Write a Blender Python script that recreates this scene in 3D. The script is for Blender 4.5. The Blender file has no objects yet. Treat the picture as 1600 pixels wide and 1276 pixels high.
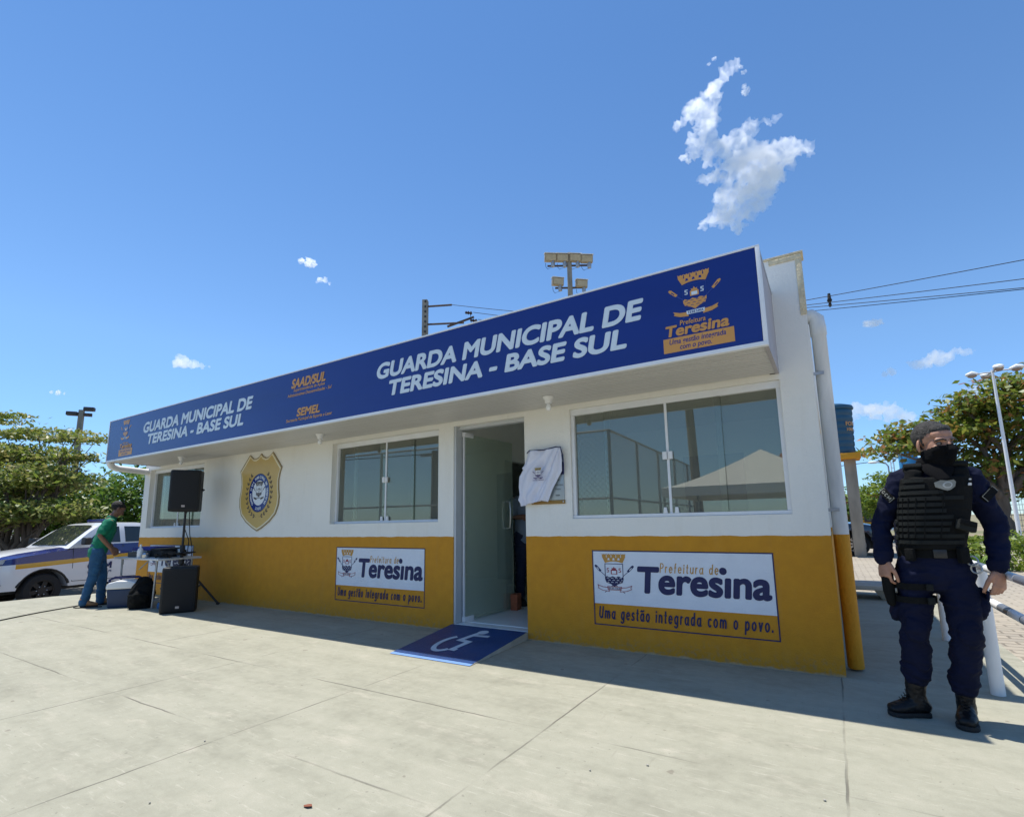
import bpy, bmesh, math, random
import numpy as np
from mathutils import Vector, Matrix, noise
random.seed(7)
scene = bpy.context.scene
COL = scene.collection
R = math.radians

# ------------------------------------------------------------------ camera
cam_d = bpy.data.cameras.new("camera"); cam = bpy.data.objects.new("camera", cam_d); COL.objects.link(cam)
yaw, pitch, roll, foc = .5402, .1547, -.0189, 784.43
fw = Vector((-math.sin(yaw)*math.cos(pitch), math.cos(yaw)*math.cos(pitch), math.sin(pitch)))
rt = Vector((math.cos(yaw), math.sin(yaw), 0)); up = rt.cross(fw)
rt2 = rt*math.cos(roll)+up*math.sin(roll); up2 = -rt*math.sin(roll)+up*math.cos(roll)
cam.matrix_world = Matrix(((rt2.x, up2.x, -fw.x, .0285), (rt2.y, up2.y, -fw.y, -4.4236), (rt2.z, up2.z, -fw.z, 1.1376), (0, 0, 0, 1)))
cam_d.sensor_fit = 'HORIZONTAL'; cam_d.sensor_width = 36; cam_d.lens = foc/1600*36
cam_d.shift_x = -23.75/1600; cam_d.shift_y = 55.74/1600
cam_d.clip_start = .05; cam_d.clip_end = 6000
scene.camera = cam

# ------------------------------------------------------------------ sky, sun, exposure
SUN = Vector((-.842, .085, 3.009)).normalized()
world = bpy.data.worlds.new("World"); scene.world = world; world.use_nodes = True
wt = world.node_tree; bg = wt.nodes['Background']
sky = wt.nodes.new('ShaderNodeTexSky'); sky.sky_type = 'NISHITA'; sky.sun_disc = False
sky.sun_elevation = math.asin(SUN.z); sky.sun_rotation = math.atan2(SUN.x, SUN.y)
sky.air_density = 1.0; sky.dust_density = .0; sky.ozone_density = 3.0; sky.altitude = 70
tcw = wt.nodes.new('ShaderNodeTexCoord'); sepw = wt.nodes.new('ShaderNodeSeparateXYZ'); wt.links.new(tcw.outputs['Generated'], sepw.inputs[0])
rw = wt.nodes.new('ShaderNodeValToRGB'); wt.links.new(sepw.outputs[2], rw.inputs[0]); ew = rw.color_ramp.elements     # clear tropical air: no yellow band low down
ew[0].position = 0; ew[0].color = (.50, .70, 1.0, 1); ew[1].position = .72; ew[1].color = (.60, .82, .98, 1); xw = ew.new(.30); xw.color = (.74, .91, 1.03, 1)
mw = wt.nodes.new('ShaderNodeMix'); mw.data_type = 'RGBA'; mw.blend_type = 'MULTIPLY'; mw.inputs[0].default_value = 1
wt.links.new(sky.outputs[0], mw.inputs[6]); wt.links.new(rw.outputs[0], mw.inputs[7]); wt.links.new(mw.outputs[2], bg.inputs[0]); bg.inputs[1].default_value = .132
sun_d = bpy.data.lights.new("sun", 'SUN'); sun_d.energy = 4.4; sun_d.angle = R(.53); sun_d.color = (1, .96, .88)
sun = bpy.data.objects.new("sun", sun_d); COL.objects.link(sun); sun.rotation_euler = SUN.to_track_quat('Z', 'Y').to_euler()
scene.view_settings.view_transform = 'Standard'; scene.view_settings.look = 'None'
scene.view_settings.exposure = .42; scene.view_settings.gamma = 1
scene.cycles.max_bounces = 10; scene.cycles.volume_bounces = 4; scene.cycles.transparent_max_bounces = 16
scene.cycles.use_denoising = True

# ------------------------------------------------------------------ helpers: materials
def mat(name, col, rough=.6, metal=0, var=0, vscale=6, bump=0, bscale=60, spec=.5, stretch=(1, 1, 1), coat=0, coords='Object', dirt=0):
    m = bpy.data.materials.new(name); m.use_nodes = True; t = m.node_tree; p = t.nodes['Principled BSDF']
    p.inputs['Base Color'].default_value = (*col, 1); p.inputs['Roughness'].default_value = rough
    p.inputs['Metallic'].default_value = metal; p.inputs['Specular IOR Level'].default_value = spec
    if coat: p.inputs['Coat Weight'].default_value = coat; p.inputs['Coat Roughness'].default_value = .05
    if var or bump:
        tc = t.nodes.new('ShaderNodeTexCoord'); mp = t.nodes.new('ShaderNodeMapping'); mp.inputs['Scale'].default_value = stretch
        t.links.new(tc.outputs[coords], mp.inputs[0])
    if var:
        n = t.nodes.new('ShaderNodeTexNoise'); n.inputs['Scale'].default_value = vscale; n.inputs['Detail'].default_value = 6
        t.links.new(mp.outputs[0], n.inputs[0])
        mx = t.nodes.new('ShaderNodeMapRange'); mx.inputs[1].default_value = .25; mx.inputs[2].default_value = .75
        mx.inputs[3].default_value = 1-var; mx.inputs[4].default_value = 1+var
        t.links.new(n.outputs[0], mx.inputs[0])
        vm = t.nodes.new('ShaderNodeVectorMath'); vm.operation = 'SCALE'; vm.inputs[0].default_value = col
        t.links.new(mx.outputs[0], vm.inputs['Scale']); t.links.new(vm.outputs[0], p.inputs['Base Color'])
    if bump:
        n = t.nodes.new('ShaderNodeTexNoise'); n.inputs['Scale'].default_value = bscale; n.inputs['Detail'].default_value = 3
        t.links.new(mp.outputs[0], n.inputs[0]); b = t.nodes.new('ShaderNodeBump'); b.inputs['Strength'].default_value = bump
        b.inputs['Distance'].default_value = .02; t.links.new(n.outputs[0], b.inputs['Height']); t.links.new(b.outputs[0], p.inputs['Normal'])
    return m

class NT:                                   # tiny node-graph writer
    def __init__(s, m): s.t = m.node_tree; s.p = s.t.nodes['Principled BSDF']
    def n(s, kind, **kw):
        x = s.t.nodes.new('ShaderNode'+kind)
        for k, v in kw.items(): setattr(x, k, v)
        return x
    def l(s, a, b): s.t.links.new(a, b)
    def math(s, op, a, b=None, c=None):
        x = s.n('Math', operation=op)
        for i, v in enumerate((a, b, c)):
            if v is None: continue
            if isinstance(v, (int, float)): x.inputs[i].default_value = v
            else: s.l(v, x.inputs[i])
        return x.outputs[0]
    def noise(s, vec, scale, detail=4, rough=.5):
        x = s.n('TexNoise'); x.inputs['Scale'].default_value = scale; x.inputs['Detail'].default_value = detail; x.inputs['Roughness'].default_value = rough
        s.l(vec, x.inputs['Vector']); return x.outputs[0]
    def mapping(s, vec, sc): x = s.n('Mapping'); x.inputs['Scale'].default_value = sc; s.l(vec, x.inputs[0]); return x.outputs[0]
    def rng(s, v, a, b, c=0, d=1):
        x = s.n('MapRange'); s.l(v, x.inputs[0])
        for i, q in enumerate((a, b, c, d)): x.inputs[i+1].default_value = q
        return x.outputs[0]
    def mix(s, f, a, b):
        x = s.n('Mix', data_type='RGBA')
        for sock, v in ((x.inputs[0], f), (x.inputs[6], a), (x.inputs[7], b)):
            if isinstance(v, tuple): sock.default_value = (*v, 1)
            elif isinstance(v, (int, float)): sock.default_value = v
            else: s.l(v, sock)
        return x.outputs[2]
    def bump(s, h, st, dist=.01, inp=None):
        x = s.n('Bump'); x.inputs['Strength'].default_value = st; x.inputs['Distance'].default_value = dist; s.l(h, x.inputs['Height'])
        if inp is not None: s.l(inp, x.inputs['Normal'])
        return x.outputs[0]
def newmat(name, rough=.6):
    m = bpy.data.materials.new(name); m.use_nodes = True; g = NT(m); g.p.inputs['Roughness'].default_value = rough; return m, g

# ------------------------------------------------------------------ helpers: meshes
class MB:
    def __init__(s): s.v = []; s.f = []; s.mi = []
    def add(s, vs, fs, mi=0):
        o = len(s.v); s.v += [tuple(v) for v in vs]; s.f += [tuple(i+o for i in f) for f in fs]; s.mi += [mi]*len(fs); return s
    def box2(s, x0, x1, y0, y1, z0, z1, mi=0):
        return s.add([(x0, y0, z0), (x1, y0, z0), (x1, y1, z0), (x0, y1, z0), (x0, y0, z1), (x1, y0, z1), (x1, y1, z1), (x0, y1, z1)],
                     [(0, 3, 2, 1), (4, 5, 6, 7), (0, 1, 5, 4), (1, 2, 6, 5), (2, 3, 7, 6), (3, 0, 4, 7)], mi)
    def obox(s, c, size, rot=None, mi=0):     # rot: Matrix 3x3 or z angle
        if rot is None: rot = Matrix.Identity(3)
        elif not isinstance(rot, Matrix): rot = Matrix.Rotation(rot, 3, 'Z')
        h = [q/2 for q in size]; c = Vector(c)
        vs = [c+rot @ Vector((a*h[0], b*h[1], d*h[2])) for d in (-1, 1) for a, b in ((-1, -1), (1, -1), (1, 1), (-1, 1))]
        return s.add(vs, [(0, 3, 2, 1), (4, 5, 6, 7), (0, 1, 5, 4), (1, 2, 6, 5), (2, 3, 7, 6), (3, 0, 4, 7)], mi)
    def sweep(s, pts, rad, n=14, side=(1, 0, 0), round_ends=True, mi=0, closed=False):
        pts = [Vector(p) for p in pts]
        if not isinstance(rad, (list, tuple)): rad = [rad]*len(pts)
        rad = [(q, q) if not isinstance(q, (list, tuple)) else q for q in rad]
        k = len(pts); rings = []
        tan = []
        for i in range(k):
            if closed: d = pts[(i+1) % k]-pts[i-1]
            else: d = pts[min(i+1, k-1)]-pts[max(i-1, 0)]
            tan.append(d.normalized())
        def ring(c, t, r):
            sd = Vector(side); sd = sd-t*sd.dot(t)
            if sd.length < .15: sd = Vector((0, 1, 0))-t*t.y
            sd.normalize(); o = t.cross(sd)
            return [c+sd*(r[0]*math.cos(2*math.pi*j/n))+o*(r[1]*math.sin(2*math.pi*j/n)) for j in range(n)]
        seq = []
        if round_ends and not closed:
            m0 = min(rad[0])
            for a in (.95, .7, .35): seq.append((pts[0]-tan[0]*m0*a, tan[0], tuple(q*math.sqrt(1-a*a) for q in rad[0])))
        for i in range(k): seq.append((pts[i], tan[i], rad[i]))
        if round_ends and not closed:
            m1 = min(rad[-1])
            for a in (.35, .7, .95): seq.append((pts[-1]+tan[-1]*m1*a, tan[-1], tuple(q*math.sqrt(1-a*a) for q in rad[-1])))
        vs = []; fs = []
        for c, t, r in seq: vs += ring(c, t, r)
        m = len(seq)
        for i in range(m if closed else m-1):
            for j in range(n):
                a = i*n+j; b = i*n+(j+1) % n; i2 = (i+1) % m; fs.append((a, b, i2*n+(j+1) % n, i2*n+j))
        if not closed: fs.append(tuple(range(n))[::-1]); fs.append(tuple((m-1)*n+j for j in range(n)))
        return s.add(vs, fs, mi)
    def tube(s, pts, r, n=10, mi=0): return s.sweep(pts, r, n, round_ends=False, mi=mi)
    def ell(s, c, r, n=16, rot=None, mi=0):
        vs = []; fs = []; m = n//2; c = Vector(c)
        for i in range(1, m):
            a = math.pi*i/m
            for j in range(n):
                b = 2*math.pi*j/n; v = Vector((r[0]*math.sin(a)*math.cos(b), r[1]*math.sin(a)*math.sin(b), r[2]*math.cos(a)))
                vs.append(c+(rot @ v if rot else v))
        t = Vector((0, 0, r[2])); t = rot @ t if rot else t
        vs += [c+t, c-t]; T = len(vs)-2
        for i in range(m-2):
            for j in range(n): a = i*n+j; b = i*n+(j+1) % n; fs.append((a, a+n, b+n, b))
        for j in range(n): fs.append((T, j, (j+1) % n)); fs.append((T+1, (m-2)*n+(j+1) % n, (m-2)*n+j))
        return s.add(vs, fs, mi)
    def lathe(s, c, prof, n=20, mi=0, caps=True, axis=None):
        vs = []; c = Vector(c); q = Vector(axis).to_track_quat('Z', 'Y') if axis else None
        for r, z in prof:
            for j in range(n):
                v = Vector((r*math.cos(2*math.pi*j/n), r*math.sin(2*math.pi*j/n), z)); vs.append(c+(q @ v if q else v))
        fs = [(i*n+j, i*n+(j+1) % n, (i+1)*n+(j+1) % n, (i+1)*n+j) for i in range(len(prof)-1) for j in range(n)]
        if caps: fs += [tuple(range(n))[::-1], tuple((len(prof)-1)*n+j for j in range(n))]
        return s.add(vs, fs, mi)
    def prism(s, poly, P, d0, d1, mi=0):      # poly of (u,v); P(u,v,d)->3D
        k = len(poly); vs = [P(u, v, d0) for u, v in poly]+[P(u, v, d1) for u, v in poly]
        fs = [tuple(range(k)), tuple(range(2*k-1, k-1, -1))]+[(i, i+k, (i+1) % k+k, (i+1) % k) for i in range(k)]
        return s.add(vs, fs, mi)
    def flat(s, poly, P, d, mi=0): return s.add([P(u, v, d) for u, v in poly], [tuple(range(len(poly)))], mi)
    def ribbon(s, pts, w, P, d, mi=0, closed=False, cap='butt', step=.0005):
        pts = [Vector((p[0], p[1])) for p in pts]; q = [pts[0]]
        for p in pts[1:]:
            if (p-q[-1]).length > 1e-6: q.append(p)
        pts = q
        if closed and (pts[0]-pts[-1]).length < 1e-6: pts.pop()
        k = len(pts)
        if k < 2: return s
        turn = lambda a, b, c: math.degrees((b-a).angle(c-b))
        sharp = [i for i in (range(k) if closed else range(1, k-1)) if turn(pts[i-1], pts[i], pts[(i+1) % k]) > 44]
        if not sharp: return s.strip(pts, w, P, d, mi, closed, cap)
        pieces = []                         # split at sharp corners: pieces overlap there, each a little prouder than the last
        if closed:
            for a, b in zip(sharp, sharp[1:]+[sharp[0]+k]): pieces.append(([pts[i % k] for i in range(a, b+1)], True, True))
        else:
            cut = [0]+sharp+[k-1]
            for a, b in zip(cut, cut[1:]): pieces.append((pts[a:b+1], a != 0, b != k-1))
        for n, (pp, e0, e1) in enumerate(pieces):
            pp = list(pp)
            for fl, i, j in ((e0, 0, 1), (e1, -1, -2)):
                if fl: pp[i] = pp[i]+(pp[i]-pp[j]).normalized()*w*.47
            s.strip(pp, w, P, d+step*n, mi, False, 'butt')
            if cap == 'round':
                for fl, i, j in ((e0, 0, 1), (e1, -1, -2)):
                    if not fl: s.cap(pp[i], pp[j], w, P, d+step*n, mi)
        return s
    def cap(s, c, p, w, P, d, mi):
        dr = (c-p).normalized(); nn = Vector((-dr.y, dr.x)); s.flat([tuple(c+nn*(w/2*math.cos(t))+dr*(w/2*math.sin(t))) for t in [math.pi*j/6 for j in range(7)]], P, d, mi)
    def strip(s, pts, w, P, d, mi, closed, cap):
        k = len(pts); L = []; Rr = []
        for i in range(k):
            a = pts[i-1] if (i > 0 or closed) else None; b = pts[(i+1) % k] if (i < k-1 or closed) else None
            d1 = (pts[i]-a).normalized() if a is not None else None; d2 = (b-pts[i]).normalized() if b is not None else None
            if d1 is None: d1 = d2
            if d2 is None: d2 = d1
            n1 = Vector((-d1.y, d1.x)); m = n1+Vector((-d2.y, d2.x)); m.normalize(); sc = 1/max(m.dot(n1), .5)
            L.append(pts[i]+m*sc*w/2); Rr.append(pts[i]-m*sc*w/2)
        s.add([P(p.x, p.y, d) for p in L]+[P(p.x, p.y, d) for p in Rr], [(i, (i+1) % k, (i+1) % k+k, i+k) for i in range(k if closed else k-1)], mi)
        if cap == 'round' and not closed: s.cap(pts[0], pts[1], w, P, d, mi); s.cap(pts[-1], pts[-2], w, P, d, mi)
        return s
    def build(s, name, mats, parent=None, smooth=None, bevel=0, seg=2, world=False, link=True):
        me = bpy.data.meshes.new(name); vs = s.v
        if world and parent is not None:
            inv = parent.matrix_basis.inverted(); vs = [tuple(inv @ Vector(v)) for v in vs]
        me.from_pydata(vs, [], s.f)
        if not isinstance(mats, (list, tuple)): mats = [mats]
        for m in mats: me.materials.append(m)
        if len(mats) > 1: me.polygons.foreach_set('material_index', s.mi)
        if bevel:
            bm = bmesh.new(); bm.from_mesh(me); bmesh.ops.recalc_face_normals(bm, faces=bm.faces)
            es = [e for e in bm.edges if len(e.link_faces) == 2 and e.calc_face_angle(0) > R(30)]
            bmesh.ops.bevel(bm, geom=es, offset=bevel, segments=seg, affect='EDGES', profile=.6, clamp_overlap=True); bm.to_mesh(me); bm.free()
            if smooth is None: smooth = 40
        if smooth:
            me.polygons.foreach_set('use_smooth', [True]*len(me.polygons))
            me.set_sharp_from_angle(angle=R(smooth))
        me.update()
        o = bpy.data.objects.new(name, me)
        COL.objects.link(o)
        if parent is not None: o.parent = parent
        return o
def thing(name, label, cat, loc=(0, 0, 0), rotz=0, group=None):
    o = bpy.data.objects.new(name, None); COL.objects.link(o); o.empty_display_size = .1
    o.location = loc; o.rotation_euler = (0, 0, rotz); o.matrix_basis = Matrix.Translation(loc) @ Matrix.Rotation(rotz, 4, 'Z')
    return tag(o, label, cat, group)
def tag(o, label, cat, group=None):
    o['label'] = label; o['category'] = cat
    if group: o['group'] = group
    return o
def struct(o): o['kind'] = 'structure'; return o
def stuff(o): o['kind'] = 'stuff'; return o
def dup(root, loc, rotz=None, label=None):
    def cp(o, par):
        c = o.copy(); COL.objects.link(c)
        if par is not None: c.parent = par
        for ch in [q for q in bpy.data.objects if q.parent == o]: cp(ch, c)
        return c
    r = cp(root, None); r.location = loc
    if rotz is not None: r.rotation_euler = (0, 0, rotz)
    if label: r['label'] = label
    return r
def remeshed(mb, voxel, smooth=2, name='t'):  # union of closed shapes -> one continuous mesh (verts, faces)
    me = bpy.data.meshes.new(name); me.from_pydata(mb.v, [], mb.f)
    bm = bmesh.new(); bm.from_mesh(me); bmesh.ops.recalc_face_normals(bm, faces=bm.faces); bm.to_mesh(me); bm.free()
    o = bpy.data.objects.new(name, me); COL.objects.link(o)
    md = o.modifiers.new('r', 'REMESH'); md.mode = 'VOXEL'; md.voxel_size = voxel; md.adaptivity = 0
    if smooth: sm = o.modifiers.new('s', 'SMOOTH'); sm.factor = .5; sm.iterations = smooth
    dg = bpy.context.evaluated_depsgraph_get(); e = o.evaluated_get(dg); m2 = e.to_mesh()
    n = len(m2.vertices); v = np.empty(n*3); m2.vertices.foreach_get('co', v); nr = np.empty(n*3); m2.vertices.foreach_get('normal', nr)
    fs = [tuple(p.vertices) for p in m2.polygons]; e.to_mesh_clear()
    bpy.data.objects.remove(o); bpy.data.meshes.remove(me)
    return v.reshape(-1, 3), nr.reshape(-1, 3), fs
def folds(v, nr, amp, sc, seed=0, ridge=True):
    out = v.copy()
    for i in range(len(v)):
        p = Vector((v[i][0]*sc[0]+seed, v[i][1]*sc[1], v[i][2]*sc[2]))
        w = noise.noise_vector(p*.6)*.8
        a = noise.noise(p+w)
        a = (1-abs(a)*2.6) if ridge else a
        b = noise.noise(p*2.3)*.35
        out[i] += nr[i]*amp*(a+b)
    return out
def mesh_part(name, v, fs, m, parent, smooth=True, world=False, mi=None):
    mb = MB(); mb.v = [tuple(q) for q in v]; mb.f = fs; mb.mi = [0]*len(fs) if mi is None else mi
    return mb.build(name, m, parent, smooth=180 if smooth else None, world=world)

# ------------------------------------------------------------------ helpers: lettering
def arc(cx, cy, rx, ry, a0, a1, n=14): return [(cx+rx*math.cos(R(a0+(a1-a0)*i/n)), cy+ry*math.sin(R(a0+(a1-a0)*i/n))) for i in range(n+1)]
CAPS = {
 'G': (.80, [arc(.5, .5, .5, .5, 42, 322)+[(.93, .2), (.93, .5)]]), 'U': (.74, [[(0, 1.13), (0, .42)]+arc(.5, .42, .5, .42, 180, 360)+[(1, 1.13)]]),
 'A': (.90, [[(-.02, -.11), (.53, 1.07)], [(1.02, -.11), (.47, 1.07)], [(.2, .24), (.8, .24)]]),
 'R': (.72, [[(0, -.13), (0, 1), (.5, 1)]+arc(.5, .67, .45, .33, 90, -90)+[(.05, .34)], [(.5, .36), (.98, -.13)]]),
 'D': (.78, [[(0, 0), (0, 1), (.4, 1)]+arc(.4, .5, .6, .5, 90, -90)+[(-.08, 0)]]),
 'M': (.92, [[(0, -.11), (0, 1.11)], [(1, 1.11), (1, -.11)], [(.04, .98), (.53, .26)], [(.96, .98), (.47, .26)]]), 'N': (.78, [[(0, -.11), (0, 1.11)], [(1, 1.11), (1, -.11)], [(.06, .98), (.94, .02)]]),
 'I': (.20, [[(.5, -.13), (.5, 1.13)]]), 'C': (.74, [arc(.52, .5, .52, .5, 45, 315)]),
 'P': (.70, [[(0, -.13), (0, 1), (.5, 1)]+arc(.5, .64, .5, .36, 90, -90)+[(.05, .28)]]), 'L': (.58, [[(0, 1.13), (0, 0), (1.06, 0)]]),
 'E': (.62, [[(1.04, 1), (0, 1), (0, 0), (1.06, 0)], [(.05, .5), (.94, .5)]]), 'T': (.68, [[(-.08, 1), (1.08, 1)], [(.5, .95), (.5, -.13)]]),
 'S': (.64, [arc(.5, .75, .46, .25, 32, 270, 10)+arc(.5, .25, .5, .25, 90, -150, 10)]),
 'B': (.70, [[(.5, .52), (.05, .52)], [(.5, .52)]+arc(.5, .76, .42, .24, -90, 90)+[(0, 1), (0, 0), (.52, 0)]+arc(.52, .26, .48, .26, -90, 90)]),
 'O': (.84, [arc(.5, .5, .5, .5, 0, 360, 24)]), 'V': (.86, [[(-.02, 1.11), (.53, -.07)], [(1.02, 1.11), (.47, -.07)]]), '-': (.56, [[(0, .42), (1, .42)]]), '/': (.46, [[(-.1, -.12), (1.1, 1.12)]]),
 '2': (.60, [arc(.5, .7, .48, .3, 160, -30, 10)+[(0, 0), (1.05, 0)]]), '0': (.66, [arc(.5, .5, .5, .5, 0, 360, 20)]), '8': (.62, [arc(.5, .76, .4, .24, -90, 270, 14), arc(.5, .26, .5, .26, 90, 450, 14)]), ' ': (.26, [])}
LOW = {
 'a': (.56, [arc(.44, .30, .44, .30, 60, 360, 14), [(.90, .62), (.88, .15)]+arc(1.02, .12, .13, .12, 180, 300, 5)]), 'e': (.54, [[(.10, .31), (.90, .33)], arc(.5, .31, .47, .31, 0, 318, 16)]),
 'i': (.18, [[(.5, .62), (.5, 0)], arc(.5, .86, .12, .03, 0, 360, 8)]), 'n': (.52, [[(.02, .62), (.02, 0)], [(.02, .30)]+arc(.5, .34, .46, .28, 160, 0, 8)+[(.98, 0)]]),
 'm': (.84, [[(.02, .62), (.02, 0)], [(.02, .30)]+arc(.26, .36, .23, .26, 160, 0, 8)+[(.5, 0)], [(.5, .30)]+arc(.75, .36, .23, .26, 160, 0, 8)+[(.98, 0)]]),
 'r': (.36, [[(.05, .62), (.05, 0)], [(.05, .28)]+arc(.65, .30, .56, .31, 160, 70, 7)]), 's': (.44, [arc(.5, .47, .44, .15, 35, 270, 8)+arc(.5, .15, .48, .16, 90, -150, 8)]),
 't': (.34, [[(.42, .92), (.42, .14)]+arc(.75, .14, .33, .14, 180, 300, 6), [(0, .62), (.95, .62)]]), 'o': (.54, [arc(.5, .31, .48, .31, 0, 360, 18)]),
 'u': (.52, [[(.02, .62), (.02, .24)]+arc(.48, .24, .46, .24, 180, 340, 8), [(.98, .62), (.98, 0)]]), 'd': (.54, [arc(.46, .31, .44, .31, 50, 360, 14), [(.93, 1.0), (.93, 0)]]),
 'g': (.54, [arc(.46, .31, .44, .31, 20, 340, 14), [(.93, .62), (.93, -.15)]+arc(.48, -.15, .45, .18, 0, -150, 8)]), 'c': (.46, [arc(.54, .31, .50, .31, 45, 315, 12)]),
 'p': (.54, [[(.03, .62), (.03, -.35)], arc(.50, .31, .46, .31, 150, -150, 14)]), 'v': (.48, [[(.02, .62), (.48, .0), (.98, .62)]]), 'f': (.34, [arc(.75, .82, .4, .18, 80, 180, 6)+[(.35, 0)], [(0, .58), (.9, .58)]]),
 'P': (.56, [[(.02, 0), (.02, 1)]+arc(.45, .74, .5, .26, 90, -90)+[(.05, .48)]]), 'U': (.62, [[(.05, 1), (.0, .35)]+arc(.46, .32, .46, .32, 180, 345, 8), [(1, 1), (.95, .02)]]),
 'ı': (.18, [[(.5, .62), (.5, 0)]]), 'T': (.66, [[(-.10, .90), (.08, .965), (.55, .955), (1.05, 1.0)], [(.60, .96), (.40, 0)]]),
 '.': (.16, [arc(.5, .04, .2, .03, 0, 360, 8)]), '~': (.40, [[(0, .80), (.3, .88), (.65, .80), (1, .88)]]), ' ': (.34, [])}
def stroke_text(mb, txt, u0, v0, width, cap, P, d, font=CAPS, w=.2, shear=.2, gap=.13, mi=0, capstyle='butt', rise=0, jit=0, words=None):
    adv = []; x = 0
    for ch in txt:
        if ch == 'ã': x += 0
        gw = font['a' if ch == 'ã' else ch][0]; adv.append((x, gw)); x += gw+gap
    tot = x-gap; sx = width/tot; k = 0
    for (ax, gw), ch in zip(adv, txt):
        gi = 0
        if words is not None and (ch == ' ' or mb is None): words.append(MB()); mb = words[-1]
        for g in (['a', '~'] if ch == 'ã' else [ch]):
            for st in font[g][1]:
                pts = []
                W = max(gw-w, .001) if gw > w*1.05 else 0
                for px, py in st:
                    yy = (w/2+py*(1-w)) if font is CAPS else py
                    xx = ax+(w/2+px*W if W else gw/2+(px-.5)*gw*.6)
                    uu = u0+xx*sx+yy*cap*shear; pts.append((uu, v0+yy*cap+rise*(xx*sx)+(random.uniform(-jit, jit) if jit else 0)))
                closed = len(pts) > 8 and abs(pts[0][0]-pts[-1][0])+abs(pts[0][1]-pts[-1][1]) < 1e-5
                mb.ribbon(pts, w*(cap+sx)/2 if font is CAPS else w*cap, P, d+.0022*gi, mi, closed, capstyle); gi += 1
def font_text(mb, txt, u0, v0, width, cap, P, d, shear=0, bold=.01, mi=0, center=False):
    c = bpy.data.curves.new('t', 'FONT'); c.body = txt; c.size = 1; c.offset = bold; c.shear = shear; c.resolution_u = 4
    o = bpy.data.objects.new('t', c); COL.objects.link(o); dg = bpy.context.evaluated_depsgraph_get(); e = o.evaluated_get(dg); me = e.to_mesh()
    vs = [(q.co.x, q.co.y) for q in me.vertices]; fs = [tuple(p.vertices) for p in me.polygons]; e.to_mesh_clear()
    bpy.data.objects.remove(o); bpy.data.curves.remove(c)
    x0 = min(q[0] for q in vs); x1 = max(q[0] for q in vs); s = cap/.72; sx = width/(x1-x0) if width else s
    mb.add([P(u0+(x-x0)*sx, v0+y*s, d) for x, y in vs], fs, mi)

def bold_words(txt, u0, v0, width, cap, P, d, shear=.2, rad=.03, n=12, mi=0, jit=0, rise=0):   # heavy lettering: the outline thickened all round; one mesh per word
    c = bpy.data.curves.new('t', 'FONT'); c.body = txt; c.size = 1; c.shear = 0; c.resolution_u = 6
    o = bpy.data.objects.new('t', c); COL.objects.link(o); dg = bpy.context.evaluated_depsgraph_get(); e = o.evaluated_get(dg); me = e.to_mesh()
    vs = [(q.co.x, q.co.y) for q in me.vertices]; fs = [tuple(p.vertices) for p in me.polygons]; e.to_mesh_clear(); bpy.data.objects.remove(o); bpy.data.curves.remove(c)
    par = list(range(len(vs)))
    def find(i):
        while par[i] != i: par[i] = par[par[i]]; i = par[i]
        return i
    for f in fs:
        for i in f[1:]: par[find(i)] = find(f[0])
    isl = {}
    for f in fs: isl.setdefault(find(f[0]), []).append(f)
    items = sorted((min(vs[i][0] for f in F for i in f), max(vs[i][0] for f in F for i in f), F) for F in isl.values()); words = []; end = -9
    for a, b, F in items:
        if a-end > .17: words.append([])
        words[-1] += F; end = max(end, b)
    x0 = min(q[0] for q in vs)-rad; x1 = max(q[0] for q in vs)+rad; s = cap/(.70+2*rad); sx = width/(x1-x0); out = []
    for F in words:
        mb = MB(); used = sorted({i for f in F for i in f}); mp = {a: k for k, a in enumerate(used)}
        for k in range(n+1):
            ox_, oy_ = (0, 0) if k == n else (rad*math.cos(2*math.pi*k/n)*(s/sx)**.5, rad*math.sin(2*math.pi*k/n)); pts = []
            for i in used:
                x, y = vs[i]; yy = y+oy_+rad; xx = x+ox_-x0; pts.append(P(u0+xx*sx+yy*s*shear, v0+yy*s+rise*xx*sx, d+.00022*k))
            mb.add(pts, [tuple(mp[i] for i in f) for f in F], mi)
        out.append(mb)
    return out
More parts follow.
